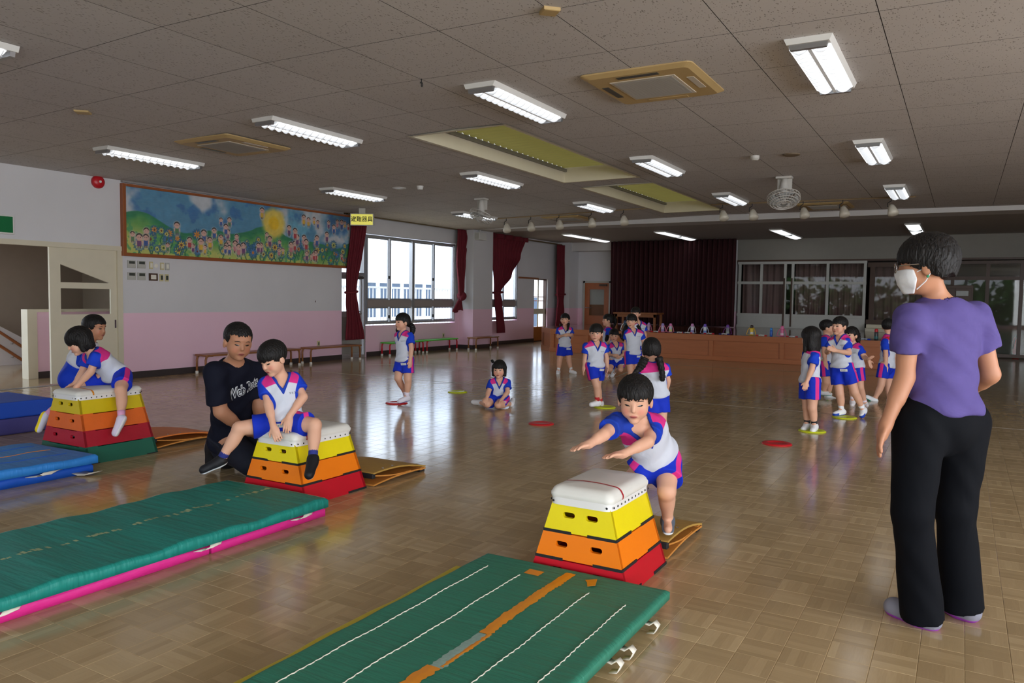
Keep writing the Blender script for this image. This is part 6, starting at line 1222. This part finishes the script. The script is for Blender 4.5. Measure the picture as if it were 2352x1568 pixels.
ALLK = ['nk', 'sl', 'sr', 'el', 'er', 'wl', 'wr', 'tl', 'tr', 'hl', 'hr', 'kl', 'kr', 'al', 'ar', 'fl', 'fr']
def tseg(P, a, b): ab = b-a; return ((P-a)@ab)/(ab@ab)
def add_shirt(F, root, h, m, kind='kid', sleeve=.62, loose=.014, hem=-.022):
    J, k = F.J, F.k; hem = hem+F.p.get('waist', 0.0)
    def fn(P):
        d = F.d_torso(P, loose*k); low = (P-F.P)@F.U; d = d-.010*k*np.exp(-((low-(hem+.03)*k)/(.035*k))**2)
        d = smax(d, (hem*k-low), .008*k)
        q = (P-F.P)@F.U-F.TL
        for a in 'lr':
            A_, B_ = J['s'+a], J['e'+a]; tt = tseg(P, A_, B_); sl = f_cap(P, A_, A_+(B_-A_)*(sleeve+.3), .040*k*(.88 if F.ad else 1)*F.p.get('armk', 1.0)+loose*k*.6, .043*k*(.88 if F.ad else 1)*F.p.get('armk', 1.0)+loose*k*1.0)
            sl = smax(sl, (tt-sleeve)*np.linalg.norm(B_-A_), .004*k); sl = np.maximum(sl, (-.25-tt)*np.linalg.norm(B_-A_)); d = smin(d, sl, .018*k)
        x, y = np.abs((P-J['nk'])@F.R1), (P-J['nk'])@F.F
        if kind == 'kid': vcut = np.maximum(np.maximum(x-(np.minimum(q, .0)+.088*k)*.50, -(y+.0*k)), np.maximum(-(q+.10*k), q-.03*k)); d = np.maximum(d, -vcut)
        rn = np.sqrt(((P-J['nk'])@F.R1)**2+((P-J['nk'])@F.F)**2); d = np.maximum(d, -np.maximum(np.maximum(rn-(.048 if not F.ad else .050)*k, -(q+.024*k-.25*y*(y < 0))), q-.06*k))
        wr = F.p.get('wrk', .0022)*np.sin(((P-F.P)@F.U)*70/k+((P-F.P)@F.R1)*45/k+2*np.sin(((P-F.P)@F.F)*30/k)); return d+wr*k
    lo, hi = F.bounds(['nk', 'sl', 'sr', 'el', 'er', 'hl', 'hr'], .13*k)
    V, Q = sdf_mesh(fn, lo, hi, h); at = {}
    if kind == 'kid':
        q = (V-F.P)@F.U-F.TL; x, y = (V-J['nk'])@F.R1, (V-J['nk'])@F.F; sl = np.full(len(V), -1.0)
        dt = F.d_torso(V, loose*k)
        for a in 'lr':
            A_, B_ = J['s'+a], J['e'+a]; c = (J['sl']+J['sr'])/2; out = nrm(A_-c); ad = nrm(B_-A_)
            sl = np.maximum(sl, np.minimum(dt-f_cap(V, A_, B_, .047*k, .052*k)-.0005*k, np.maximum((V-A_)@out, (V-A_)@ad)+.004*k))
        lim = np.where(y > 0, -.050*k-.35*np.clip(np.abs(x)-.045*k, 0, 1), -.085*k); t = np.clip((y+.02*k)/(.04*k), 0, 1); lim = (-.088*k)*(1-t)+(-.046*k-.30*np.clip(np.abs(x)-.045*k, 0, 1))*t
        at['yoke'] = q-lim; at['sleeve'] = sl
        ve = np.maximum(np.abs(x)-(q+.088*k)*.50, -(q+.10*k)); rn = np.sqrt(x**2+y**2)
        at['collar'] = np.maximum(np.where(y > 0, .017*k-ve, -1), np.minimum(.066*k-rn, (q+.045*k)))
    elif kind == 'wtee':
        sl = np.full(len(V), -1.0)
        for a in 'lr': A_, B_ = J['s'+a], J['e'+a]; sl = np.maximum(sl, np.minimum((V-A_)@nrm(B_-A_)-.02, .07*k-f_cap(V, A_, B_, .0, .0)))
        at['sleeve'] = sl
    return mesh_obj('shirt', V, Q, m, root, at)
def add_shorts(F, root, h, m, length=.66, flare=.014, name='shorts', top=.035):
    J, k = F.J, F.k; top = top+F.p.get('waist', 0.0)
    def fn(P):
        d = None
        for _, c, A, r in F.torso_prims(.010*k)[:2]:
            e = f_ell(P, c, A, r); d = e if d is None else smin(d, e, .04*k)
        d = smax(d, (P-F.P)@F.U-top*k, .004*k)
        for a in 'lr':
            A_, B_ = J['h'+a], J['k'+a]; tt = tseg(P, A_, B_); pl = (P-F.P)@F.U-top*k; L = np.linalg.norm(B_-A_); g = f_cap(P, A_, A_+(B_-A_)*(length+.35), .066*k+.006, .062*k+flare*k*1.35)
            g = smax(g, (tt-length)*L, .004*k); g = smax(g, pl-.9*np.clip(tt-.3, 0, 1), .004*k); d = smin(d, g, .028*k)
        return d+.0018*k*np.sin(((P-F.P)@F.R2)*80/k+((P-F.P)@F.U)*25/k)
    lo, hi = F.bounds(['hl', 'hr', 'kl', 'kr'], .16*k); V, Q = sdf_mesh(fn, lo, hi, h); st = np.full(len(V), -1.0)
    dl = {a: f_cap(V, J['h'+a], J['k'+a], 0, 0) for a in 'lr'}
    for a, sg in (('l', -1), ('r', 1)):
        ax = nrm(J['k'+a]-J['h'+a]); lat = nrm(orth(F.R2*sg+F.U*.25, ax)); fr = np.cross(ax, lat); q = V-J['h'+a]
        mine = dl[a] <= dl['r' if a == 'l' else 'l']+.002; st = np.maximum(st, np.where(mine & (q@lat > .0), .021*k-np.abs(q@fr), -1))
    return mesh_obj(name, V, Q, m, root, {'stripe': st})
def add_trousers(F, root, h, m, radii=(.088, .066, .060, .062), top=.02, end=.93):
    J, k = F.J, F.k; top = top+F.p.get('waist', 0.0); ra, rb, rc, rd = [r*k for r in radii]
    def fn(P):
        d = None
        for _, c, A, r in F.torso_prims(.010*k)[:2]:
            e = f_ell(P, c, A, r); d = e if d is None else smin(d, e, .04*k)
        d = smax(d, (P-F.P)@F.U-top*k, .004*k)
        for a in 'lr':
            H_, K_, A_ = J['h'+a], J['k'+a], J['a'+a]; L = np.linalg.norm(A_-K_); g = smin(f_cap(P, H_, K_, ra, rb), smax(f_cap(P, K_, A_+(A_-K_)*.2, rc, rd), (tseg(P, K_, A_)-end)*L, .004), .02*k); g = smax(g, (P-F.P)@F.U-top*k-.9*np.clip(tseg(P, H_, K_)-.3, 0, 1), .004*k); d = smin(d, g, .022*k)
        return d+.0012*k*np.sin(P[:, 2]*38/k+((P-F.P)@F.R2)*30+2.5*np.sin(P[:, 0]*17+P[:, 2]*9))
    lo, hi = F.bounds(['hl', 'hr', 'kl', 'kr', 'al', 'ar'], .15*k); V, Q = sdf_mesh(fn, lo, hi, h); return mesh_obj('trousers', V, Q, m, root)
def add_shoe(F, root, h, a, m, sock=None, socklen=.05, solez=-.012):
    k = F.k; heel, toe, fd, up, L = F.foot[a]; A_ = F.J['a'+a]; K_ = F.J['k'+a]; sh = nrm(K_-A_)
    def fn(P):
        d = f_cap(P, heel+up*.006*k, toe, .033*k, .029*k); d = smin(d, f_cap(P, A_-sh*.015*k, heel+fd*.03*k, .031*k, .031*k), .02*k); d = smin(d, f_cap(P, A_-sh*.02*k, toe-fd*.015*k, .027*k, .020*k), .02*k)
        d = smax(d, -((P-heel)@up)-.026*k, .005*k); return smax(d, tseg(P, A_, K_)*np.linalg.norm(K_-A_)-.012*k, .003*k)
    Q_ = np.array([heel, toe, A_]); V, Q = sdf_mesh(fn, Q_.min(0)-.06*k, Q_.max(0)+.06*k, h); z = (V-heel)@up; x = (V-heel)@fd
    o = mesh_obj('shoe', V, Q, m, root, {'sole': solez*k-z, 'toe': np.minimum(x-(L-.075*k), .012*k-z)})
    if sock:
        MB().tube([A_-sh*.01*k, A_+sh*socklen*k*.5, A_+sh*socklen*k], [.030*k, .029*k, .0315*k], 16).build('sock', mat('sock_'+str(sock), S(*sock), .8), root, smooth=True)
    return o
def add_hair(F, root, h, style):
    hs = F.hs
    def fn(P):
        q = ((P-F.H)@F.A.T)/hs; x, y, z = q[:, 0], q[:, 1], q[:, 2]; E = lambda c, r: f_ell(q, np.array(c), np.eye(3), r)
        t = style['t']; puff = style.get('puff', 0.0)
        d = E((0, -.012, .034), (.081+puff, .097+puff, .084+puff)); ax = np.abs(x)
        if t in ('bob', 'longbob', 'tied'):
            bl = {'bob': -.085, 'longbob': -.15, 'tied': -.045}[t]
            d = smin(d, E((0, -.042, (bl+.03)/2), (.080+puff, .056, .07-bl*.45)), .03)
            if t != 'tied':
                for sx in (-1, 1): d = smin(d, f_cap(q, np.array((sx*.066, .0, .03)), np.array((sx*.070, .012, bl+.02)), .026, .020), .02)
            d = smax(d, bl-z+.006*np.sin(x*90)+.004*np.sin(y*140), .004)
        zf = style.get('fr', .030)+.0035*np.sin(x*170+1)+.003*np.sin(x*390+2)+.0025*np.sin(x*620)-.004+.003*np.clip(ax-.03, 0, 1)/.03
        cut = np.maximum(np.maximum(.030-y, z-zf), ax-(.064 if t not in ('bob', 'longbob') else .056)); d = np.maximum(d, -cut)
        if t in ('short', 'crop', 'tied'):
            side = -.028 if t != 'tied' else -.03
            d = np.maximum(d, -np.maximum(np.maximum(z-(side+.9*np.clip(-y-.01, -.05, .2)*-.6), .0-y-.045), -z-.2))
            d = smax(d, -z-(.070 if t != 'crop' else .045)-.25*np.clip(y+.05, 0, .2), .006)
        if t == 'crop': d = np.maximum(d, -np.maximum(z-(.052+.2*np.clip(-y, 0, .1)), np.where(y > .0, -1, 1)*.0+np.where(y > -.02, -1.0, .05)))
        th = np.arctan2(x, y+.01)+.25*np.sin(z*35+3*x); d = d+.0009*np.sin(th*31+z*18)+.0010*np.sin(th*53+2*np.sin(z*30))+.0007*np.sin(th*89+z*60)
        return d*hs
    V, Q = sdf_mesh(fn, F.H-.22*hs, F.H+.15*hs, h); o = mesh_obj('hair', V, Q, M_HAIR, root)
    return o
def hair_chain(F, root, name, pts, rad, h, braid=False):
    P0 = [px_depth(F.cv(p[0], p[1]), F.d0+p[2]) for p in pts]
    # resample smoothly
    def cr(t):
        n = len(P0)-1; i = min(int(t*n), n-1); u = t*n-i; a, b, c, d = P0[max(i-1, 0)], P0[i], P0[i+1], P0[min(i+2, n)]
        return .5*((2*b)+(-a+c)*u+(2*a-5*b+4*c-d)*u*u+(-a+3*b-3*c+d)*u**3)
    N = 44; path = [cr(i/N) for i in range(N+1)]; R = [np.interp(i/N, np.linspace(0, 1, len(rad)), rad)*(1+(.22*abs(math.sin(i/N*math.pi*7)) if braid else .06*math.sin(i*1.3))) for i in range(N+1)]
    return MB().tube(path, R, 12).build(name, M_HAIR, root, smooth=True)
def face_parts(F, root, gaze=0.0, look=0.0, detail=True, mouth=0.0, brow=0.0):
    """eyes, brows and mouth set on the face surface"""
    def surf(x, z):
        ys = np.linspace(.12, .03, 90); pts = np.array([F.hp(x, y, z) for y in ys]); d = F.d_head(pts); i = int(np.argmax(d < 0)); return ys[i]
    for sx in (-1, 1):
        x0 = .0295*sx; yy = surf(x0, .003); mb = MB(); n = 14; W_, H_ = .0145, (.0052 if gaze > .5 else .0070); v = []; f = []
        for r in (0, .55, 1.0):
            for i in range(n):
                a = 2*math.pi*i/n; px, pz = x0+W_*r*math.cos(a), .003-gaze*.003+H_*r*math.sin(a)*(1 if math.sin(a) > 0 else .7)+.0004*sx*math.cos(a); v.append(F.hp(px, surf(px, pz)+.0018*(1-r)+.0004, pz))
        for q in (0, 1):
            for i in range(n): f.append((q*n+i, q*n+(i+1) % n, (q+1)*n+(i+1) % n, (q+1)*n+i))
        mb.add(v, f); mb.build('eye', M_EYE, root, smooth=True)
        pts = [(x0+.0155*t, .0235+brow*.004-.004*t*t-.0012*sx*t) for t in np.linspace(-1, 1, 7)]
        MB().tube([F.hp(px, surf(px, pz)+.0006, pz) for px, pz in pts], [.0010*F.hs, .0019*F.hs, .0022*F.hs, .0022*F.hs, .0020*F.hs, .0017*F.hs, .0008*F.hs], 6).build('eyebrow', M_BROW, root)
    pts = [(t*.016, -.053+.0025*abs(t)**2*(1 if mouth >= 0 else -1)) for t in np.linspace(-1, 1, 9)]
    MB().tube([F.hp(px, surf(px, pz)+.0003, pz) for px, pz in pts], [(.0007+(.0010+.0022*max(mouth, 0))*(1-abs(px)/.017))*F.hs for px, pz in pts], 6).build('mouth', mat('mouth_line', S(120, 50, 48), .5), root)
def decal(F, root, name, target, verts, faces, m, org, right, up, push=.0022):
    """flat print laid onto a garment by projecting along its facing direction"""
    me = target.data; T = BVHTree.FromPolygons([v.co for v in me.vertices], [tuple(p.vertices) for p in me.polygons]); n = np.cross(right, up); out = []
    for p in verts:
        o = org+right*p[0]+up*p[1]; hit = T.ray_cast(Vector(o+n*.25), Vector(-n)); q = np.array(hit[0]) if hit[0] else o; out.append(q+n*push)
    return MB().add(out, faces).build(name, m, root)
def gridf(w, h, nx=8, ny=4):
    v = [((i/nx-.5)*w, (j/ny-.5)*h) for j in range(ny+1) for i in range(nx+1)]; return v, [(j*(nx+1)+i, j*(nx+1)+i+1, (j+1)*(nx+1)+i+1, (j+1)*(nx+1)+i) for j in range(ny) for i in range(nx)]
def name_tags(F, root, shirt, shorts, chest=True, hip=True):
    k = F.k; R, U = -F.R1, F.U            # person's left is +
    def marks(w, h):
        v, f = [], []; r = random.Random(3)
        for i in range(4):
            x = -w*.36+w*.24*i
            for (a, b, c, d) in ((x, h*.22, w*.14, h*.12), (x+w*.05, 0, w*.04, h*.6), (x, -h*.2, w*.12, h*.1)): n = len(v); v += [(a-c/2, b-d/2), (a+c/2, b-d/2), (a+c/2, b+d/2), (a-c/2, b+d/2)]; f.append((n, n+1, n+2, n+3))
        return v, f
    if chest:
        org = F.J['nk']-U*.115*k+R*.062*k
        v, f = marks(.062*k, .02*k); o = decal(F, root, 'chest_print', shirt, v, f, M_INK, org, R, U, .0016)
    if hip and shorts is not None:
        org = F.P-F.U*(.046-F.p.get('waist', 0.0))*k-F.R2*.055*k; R2 = -F.R2; v, f = gridf(.075*k, .026*k); decal(F, root, 'name_tag', shorts, v, f, M_TAG, org, R2, U, .0025); v, f = marks(.066*k, .016*k); decal(F, root, 'tag_print', shorts, v, f, M_INK, org, R2, U, .0038)
def body_mesh(F, root, h, m):
    lo, hi = F.bounds(ALLK, .10*F.k); lo = np.minimum(lo, F.H-.15*F.hs); hi = np.maximum(hi, F.H+.15*F.hs)
    V, Q = sdf_mesh(F.body, lo, hi, h); q = ((V-F.H)@F.A.T)/F.hs
    lip = .0085-np.sqrt((q[:, 0]*.5)**2+((q[:, 2]+.053)*1.1)**2)*1.0; lip = np.minimum(lip, (q[:, 1]-.06))
    bl = .016-np.sqrt((np.abs(q[:, 0])-.036)**2+(q[:, 2]+.03)**2); bl = np.minimum(bl, q[:, 1]-.04)*.25
    return mesh_obj('body', V, Q, m, root, {'lip': lip, 'blush': bl})
UW = ((238, 238, 240), (246, 246, 246))
DRESS = {
 'leaper': dict(label='boy leaping with both arms stretched over the nearest vaulting box', h=.0046, hair=dict(t='short', fr=.034, puff=.003), shoe=((92, 100, 112), (232, 236, 238)), sock=None, face=dict(gaze=1, mouth=.4), hn=dict(l=(0, -1, .2), r=(0, -1, .2))),
 'rider': dict(label='child in black shoes straddling the middle vaulting box, looking down', h=.0048, hair=dict(t='short', fr=.024, puff=.005), shoe=((24, 24, 28), (236, 238, 242)), sock=(40, 50, 130), face=dict(gaze=1, mouth=1.0), hn=dict(l=(0, -.3, -1), r=(0, -.3, -1)), sl=.085),
 'leaner': dict(label='girl with a black bob leaning on her hands astride the four-layer box', h=.0055, hair=dict(t='bob', fr=.006, puff=.006), shoe=((216, 206, 226), (240, 236, 240)), shoe_r=((214, 214, 228), (240, 214, 30)), solez_r=.004, sock=(222, 160, 196), face=dict(gaze=1, mouth=.5), hn=dict(l=(0, -1, .2), r=(0, -1, .2))),
 'pigtails': dict(label='smiling girl with pigtails standing on a red disc by the windows', h=.0068, hair=dict(t='tied', fr=.026), shoe=((232, 228, 240), (92, 62, 160)), sock=(236, 226, 240), face=dict(mouth=.7)),
 'sitter': dict(label='girl with a tiny top tuft sitting on her knees on the floor', h=.0068, hair=dict(t='bob', fr=.026), shoe=((228, 228, 232), (236, 236, 238)), sock=None, face=dict(mouth=.0), hn=dict(l=(.3, -1, .2), r=(-.3, -1, .2))),
 'clasped': dict(label='girl with hands clasped before her chest in front of the stage corner', h=.008, hair=dict(t='tied', fr=.03), shoe=UW, sock=(238, 238, 240), face=dict(mouth=.3)),
 'walker': dict(label='boy in white shoes walking forward in the left group', h=.007, hair=dict(t='short', fr=.022, puff=.003), shoe=UW, sock=(190, 30, 40), face=dict(mouth=-.1)),
 'profile': dict(label='girl with a ponytail seen in profile behind the walking boy', h=.009, hair=dict(t='tied', fr=.03), shoe=((236, 236, 240), (226, 90, 110)), sock=None, face=dict(mouth=.0)),
 'stooper': dict(label='girl stooping with an arm across her middle between two children', h=.008, hair=dict(t='tied', fr=.026), shoe=((236, 236, 240), (236, 190, 200)), sock=(236, 236, 240), face=dict(mouth=.2)),
 'stander': dict(label='girl with long side tails standing upright behind the braided girl', h=.008, hair=dict(t='tied', fr=.024), shoe=UW, sock=(236, 236, 240), face=dict(mouth=.5)),
 'hiddenboy': dict(label='tall boy mostly hidden behind the upright girl near the stage', h=.009, hair=dict(t='short', fr=.03), shoe=UW, sock=None, face=dict(mouth=0)),
 'braids': dict(label='girl with two long braids seen from behind, beyond the leaping boy', h=.0065, hair=dict(t='tied', fr=.03), shoe=UW, sock=None, face=None),
 'longbob': dict(label='girl with long straight black hair covering her face, right group', h=.0068, hair=dict(t='longbob', fr=.02, puff=.006), shoe=((236, 236, 238), (246, 246, 246)), sock=(28, 28, 34), face=None, socklen=.035),
 'foldarm': dict(label='boy with one arm folded across his chest in the right group', h=.007, hair=dict(t='short', fr=.032), shoe=((238, 238, 242), (30, 70, 180), (30, 70, 180)), sock=(238, 238, 242), face=dict(mouth=.1)),
 'backboy': dict(label='boy facing right, mostly hidden behind the boy with folded arm', h=.009, hair=dict(t='short', fr=.03), shoe=((236, 238, 240), (60, 190, 180)), sock=(130, 220, 50), face=dict(mouth=0)),
 'reacher': dict(label='girl with a ponytail reaching her hands out, behind the boy with folded arm', h=.008, hair=dict(t='tied', fr=.03), shoe=((238, 236, 238), (214, 60, 70)), sock=(236, 220, 228), face=dict(mouth=.3)),
 'cordboy': dict(label='boy with a red cord round his neck, turned away beside the woman', h=.008, hair=dict(t='short', fr=.03), shoe=((232, 236, 240), (40, 170, 150)), sock=None, face=None),
}
FIG = {}
for spec in PEOPLE:
    pid = spec['id']; dr = DRESS.get(pid, {}); spec = dict(spec, hn=dr.get('hn', spec.get('hn', {})))
    if pid == 'woman': spec.update(girth=1.10, wrk=.0030, armk=1.0, legk=1.0, hn=dict(l=(1, 0, .3)))
    if pid == 'man': spec.update(girth=1.16, armk=1.25, neck=1.2)
    F = Figure(spec); F.prep(); FIG[pid] = F
    foot = np.array([F.J['al'], F.J['ar']]).mean(0)
    if not F.ad:
        h = dr['h']; root = thing('person', dr['label'], 'person', (foot[0], foot[1], 0), 'children in white, blue and pink sports uniform')
        body_mesh(F, root, h, M_SKIN); sh = add_shirt(F, root, h*1.05, M_KSHIRT); so = add_shorts(F, root, h*1.05, M_KSHORT)
        for a in 'lr': sc_ = dr.get('shoe_'+a, dr['shoe']); add_shoe(F, root, h, a, shoe_mat(*sc_), dr.get('sock'), dr.get('sl', dr.get('socklen', .05)), dr.get('solez_'+a, -.012))
        add_hair(F, root, h*.78, dr['hair'])
        if dr.get('face') is not None: face_parts(F, root, **dr['face'])
        back = pid in ('braids', 'cordboy', 'leaper')
        if not back: name_tags(F, root, sh, so, chest=pid not in ('longbob', 'profile', 'backboy'), hip=pid not in ('backboy', 'profile'))
    elif pid == 'woman':
        root = thing('person', 'woman in purple tee shirt and black trousers standing with her back turned', 'person', (foot[0], foot[1], 0))
        body_mesh(F, root, .0058, M_SKINA); add_trousers(F, root, .0075, M_BLKP, (.074, .054, .051, .060), .05, 1.13); add_shirt(F, root, .007, M_PURP, 'tee', .58, .010, .0)
        for a in 'lr': add_shoe(F, root, .0055, a, shoe_mat((128, 128, 140), (150, 60, 170)), solez=-.008)
        add_hair(F, root, .004, dict(t='tied', fr=.02, puff=.007))
        hs = F.hs
        def mk(P):
            q = ((P-F.H)@F.A.T)/hs; d = F.d_head(P)-.006*hs; d = smin(d, f_ell(P, F.hp(0, .072, -.040), F.A, np.array((.040, .026, .038))*hs), .02)
            return np.maximum(np.maximum(d, (q[:, 2]+.006+.18*np.clip(.06-q[:, 1], 0, 1))*hs), np.maximum((-.096-q[:, 2])*hs, (.030+.25*np.abs(q[:, 2]+.045)-q[:, 1])*hs))
        V, Q = sdf_mesh(mk, F.H-.17*hs, F.H+.15*hs, .005); mo = mesh_obj('face_mask', V, Q, M_MASK, root)
        for sx in (-1, 1):
            for z0, z1 in ((-.022, .006), (-.082, -.030)): MB().tube([F.hp(sx*.060, .034, z0), F.hp(sx*.074, .004, (z0+z1)/2), F.hp(sx*.080, -.012, z1)], .0022, 6).build('ear_loop', M_MASK, mo)
        gl = MB()
        gl.tube([F.hp(-.080, -.01, .006), F.hp(-.076, .05, .008), F.hp(-.06, .085, .008)], .0018, 6).tube([F.hp(.080, -.01, .006), F.hp(.076, .05, .008), F.hp(.06, .085, .008)], .0018, 6)
        for sx in (-1, 1): gl.tube([F.hp(sx*.033+.027*math.cos(a), .101-.25*abs(sx*.033+.027*math.cos(a))**2*8, .002+.018*math.sin(a)) for a in np.linspace(0, 2*math.pi, 25)[:-1]], .0018, 6, True)
        gl.build('glasses', M_STEEL, root)
        MB().lathe([(.001, -.006), (.005, -.003), (.006, 0), (.005, .003), (.001, .006)], tuple(F.hp(-.086, -.004, -.040)), 10).build('earring', mat('green_stud', S(60, 150, 110), .3), root)
    elif pid == 'man':
        root = thing('person', 'man in navy tee shirt with white lettering kneeling beside the middle box', 'person', (foot[0], foot[1], 0))
        body_mesh(F, root, .0062, M_SKINA); add_trousers(F, root, .0075, M_NAVYP, (.072, .062, .054, .045), .03, .90); sh = add_shirt(F, root, .0072, M_NAVY, 'tee', .78, .010, -.045)
        for a in 'lr': add_shoe(F, root, .006, a, shoe_mat((24, 24, 28), (238, 240, 244)), (30, 50, 140))
        add_hair(F, root, .0045, dict(t='short', fr=.056, puff=-.002)); face_parts(F, root, gaze=1, mouth=.5)
        org = F.P+F.U*F.TL*.76+F.R1*.012; rt = nrm(-F.R1+F.U*.14); up = nrm(F.U+F.R1*.14)
        for nm, bold, m_, push in (('lettering_outline', .005, mat('white_print', S(224, 228, 232), .7), .003), ('lettering', -.0002, M_NAVY, .0052)):
            tv, tf = text_mesh('Web Rats', .078, bold=bold, shear=.28); decal(F, root, nm, sh, [(p[0]*.78, p[1]*1.3) for p in tv], tf, m_, org, rt, up, push)
    else:
        root = thing('person', 'dark-haired person in blue trousers crouching behind the four-layer box', 'person', (foot[0], foot[1], 0))
        body_mesh(F, root, .009, M_SKINA); add_trousers(F, root, .009, M_BLUP, (.085, .06, .055, .05), .14, .95); add_shirt(F, root, .009, M_WTEE, 'wtee', .6, .010, .11)
        for a in 'lr': add_shoe(F, root, .009, a, shoe_mat((230, 230, 234), (240, 240, 244)))
        add_hair(F, root, .007, dict(t='short', fr=.045, puff=.004)); face_parts(F, root)
    F.root = root
def chains(pid, items):
    for name, pts, rad, br in items: hair_chain(FIG[pid], FIG[pid].root, name, pts, rad, .005, br)
chains('pigtails', [('pigtail', [(375, 325, .05), (415, 330, .04), (432, 370, .03), (425, 420, .02), (450, 400, .02)], [.02, .034, .036, .026, .006], False), ('pigtail', [(262, 360, .10), (256, 385, .08), (252, 405, .07)], [.02, .02, .008], False)])
chains('sitter', [('hair_tuft', [(1345, 745, .0), (1330, 735, .0), (1322, 725, .0), (1330, 755, .0)], [.012, .018, .016, .006], False)])
chains('clasped', [('braid', [(345, 330, -.02), (340, 370, -.09), (335, 420, -.12)], [.022, .018, .008], True), ('braid', [(250, 330, .04), (245, 370, .04), (240, 390, .04)], [.02, .018, .01], True)])
chains('profile', [('ponytail', [(870, 265, .0), (895, 265, .0), (905, 310, .0), (890, 370, .0)], [.02, .036, .034, .012], False)])
chains('stooper', [('side_tail', [(815, 470, .06), (800, 520, .04), (795, 545, .04)], [.03, .034, .014], False), ('side_tail', [(960, 450, .06), (975, 490, .05), (985, 520, .05)], [.02, .022, .01], False)])
chains('stander', [('side_tail', [(1040, 350, .08), (1012, 430, .04), (1005, 520, .03), (1000, 540, .03)], [.024, .038, .03, .012], False), ('side_tail', [(1170, 350, .06), (1198, 390, .04), (1215, 440, .03)], [.022, .028, .012], False)])
chains('braids', [('braid', [(1262, 735, -.09), (1225, 820, -.09), (1180, 880, -.10), (1120, 935, -.12)], [.034, .034, .026, .010], True), ('braid', [(1425, 735, -.10), (1452, 830, -.12), (1468, 920, -.12), (1475, 990, -.12), (1500, 1005, -.12)], [.032, .026, .022, .026, .006], True)])
chains('reacher', [('ponytail', [(790, 290, .05), (825, 330, .04), (835, 400, .03), (845, 450, .03)], [.024, .04, .034, .010], False)])
Fc = FIG['cordboy']; MB().tube([px_depth(Fc.cv(x, y), Fc.d0+d) for x, y, d in ((1150, 372, -.07), (1190, 368, -.12), (1235, 380, -.04), (1240, 395, .06))], .013, 8).build('neck_cord', mat('red_cord', S(226, 50, 30), .6), Fc.root, smooth=True)
MB().tube([px_depth(Fc.cv(x, y), Fc.d0+d) for x, y, d in ((1108, 420, -.04), (1098, 480, .0), (1096, 560, .0), (1094, 590, .0))], .008, 6).build('hanging_cord', mat('red_cord', S(226, 50, 30), .6), Fc.root)
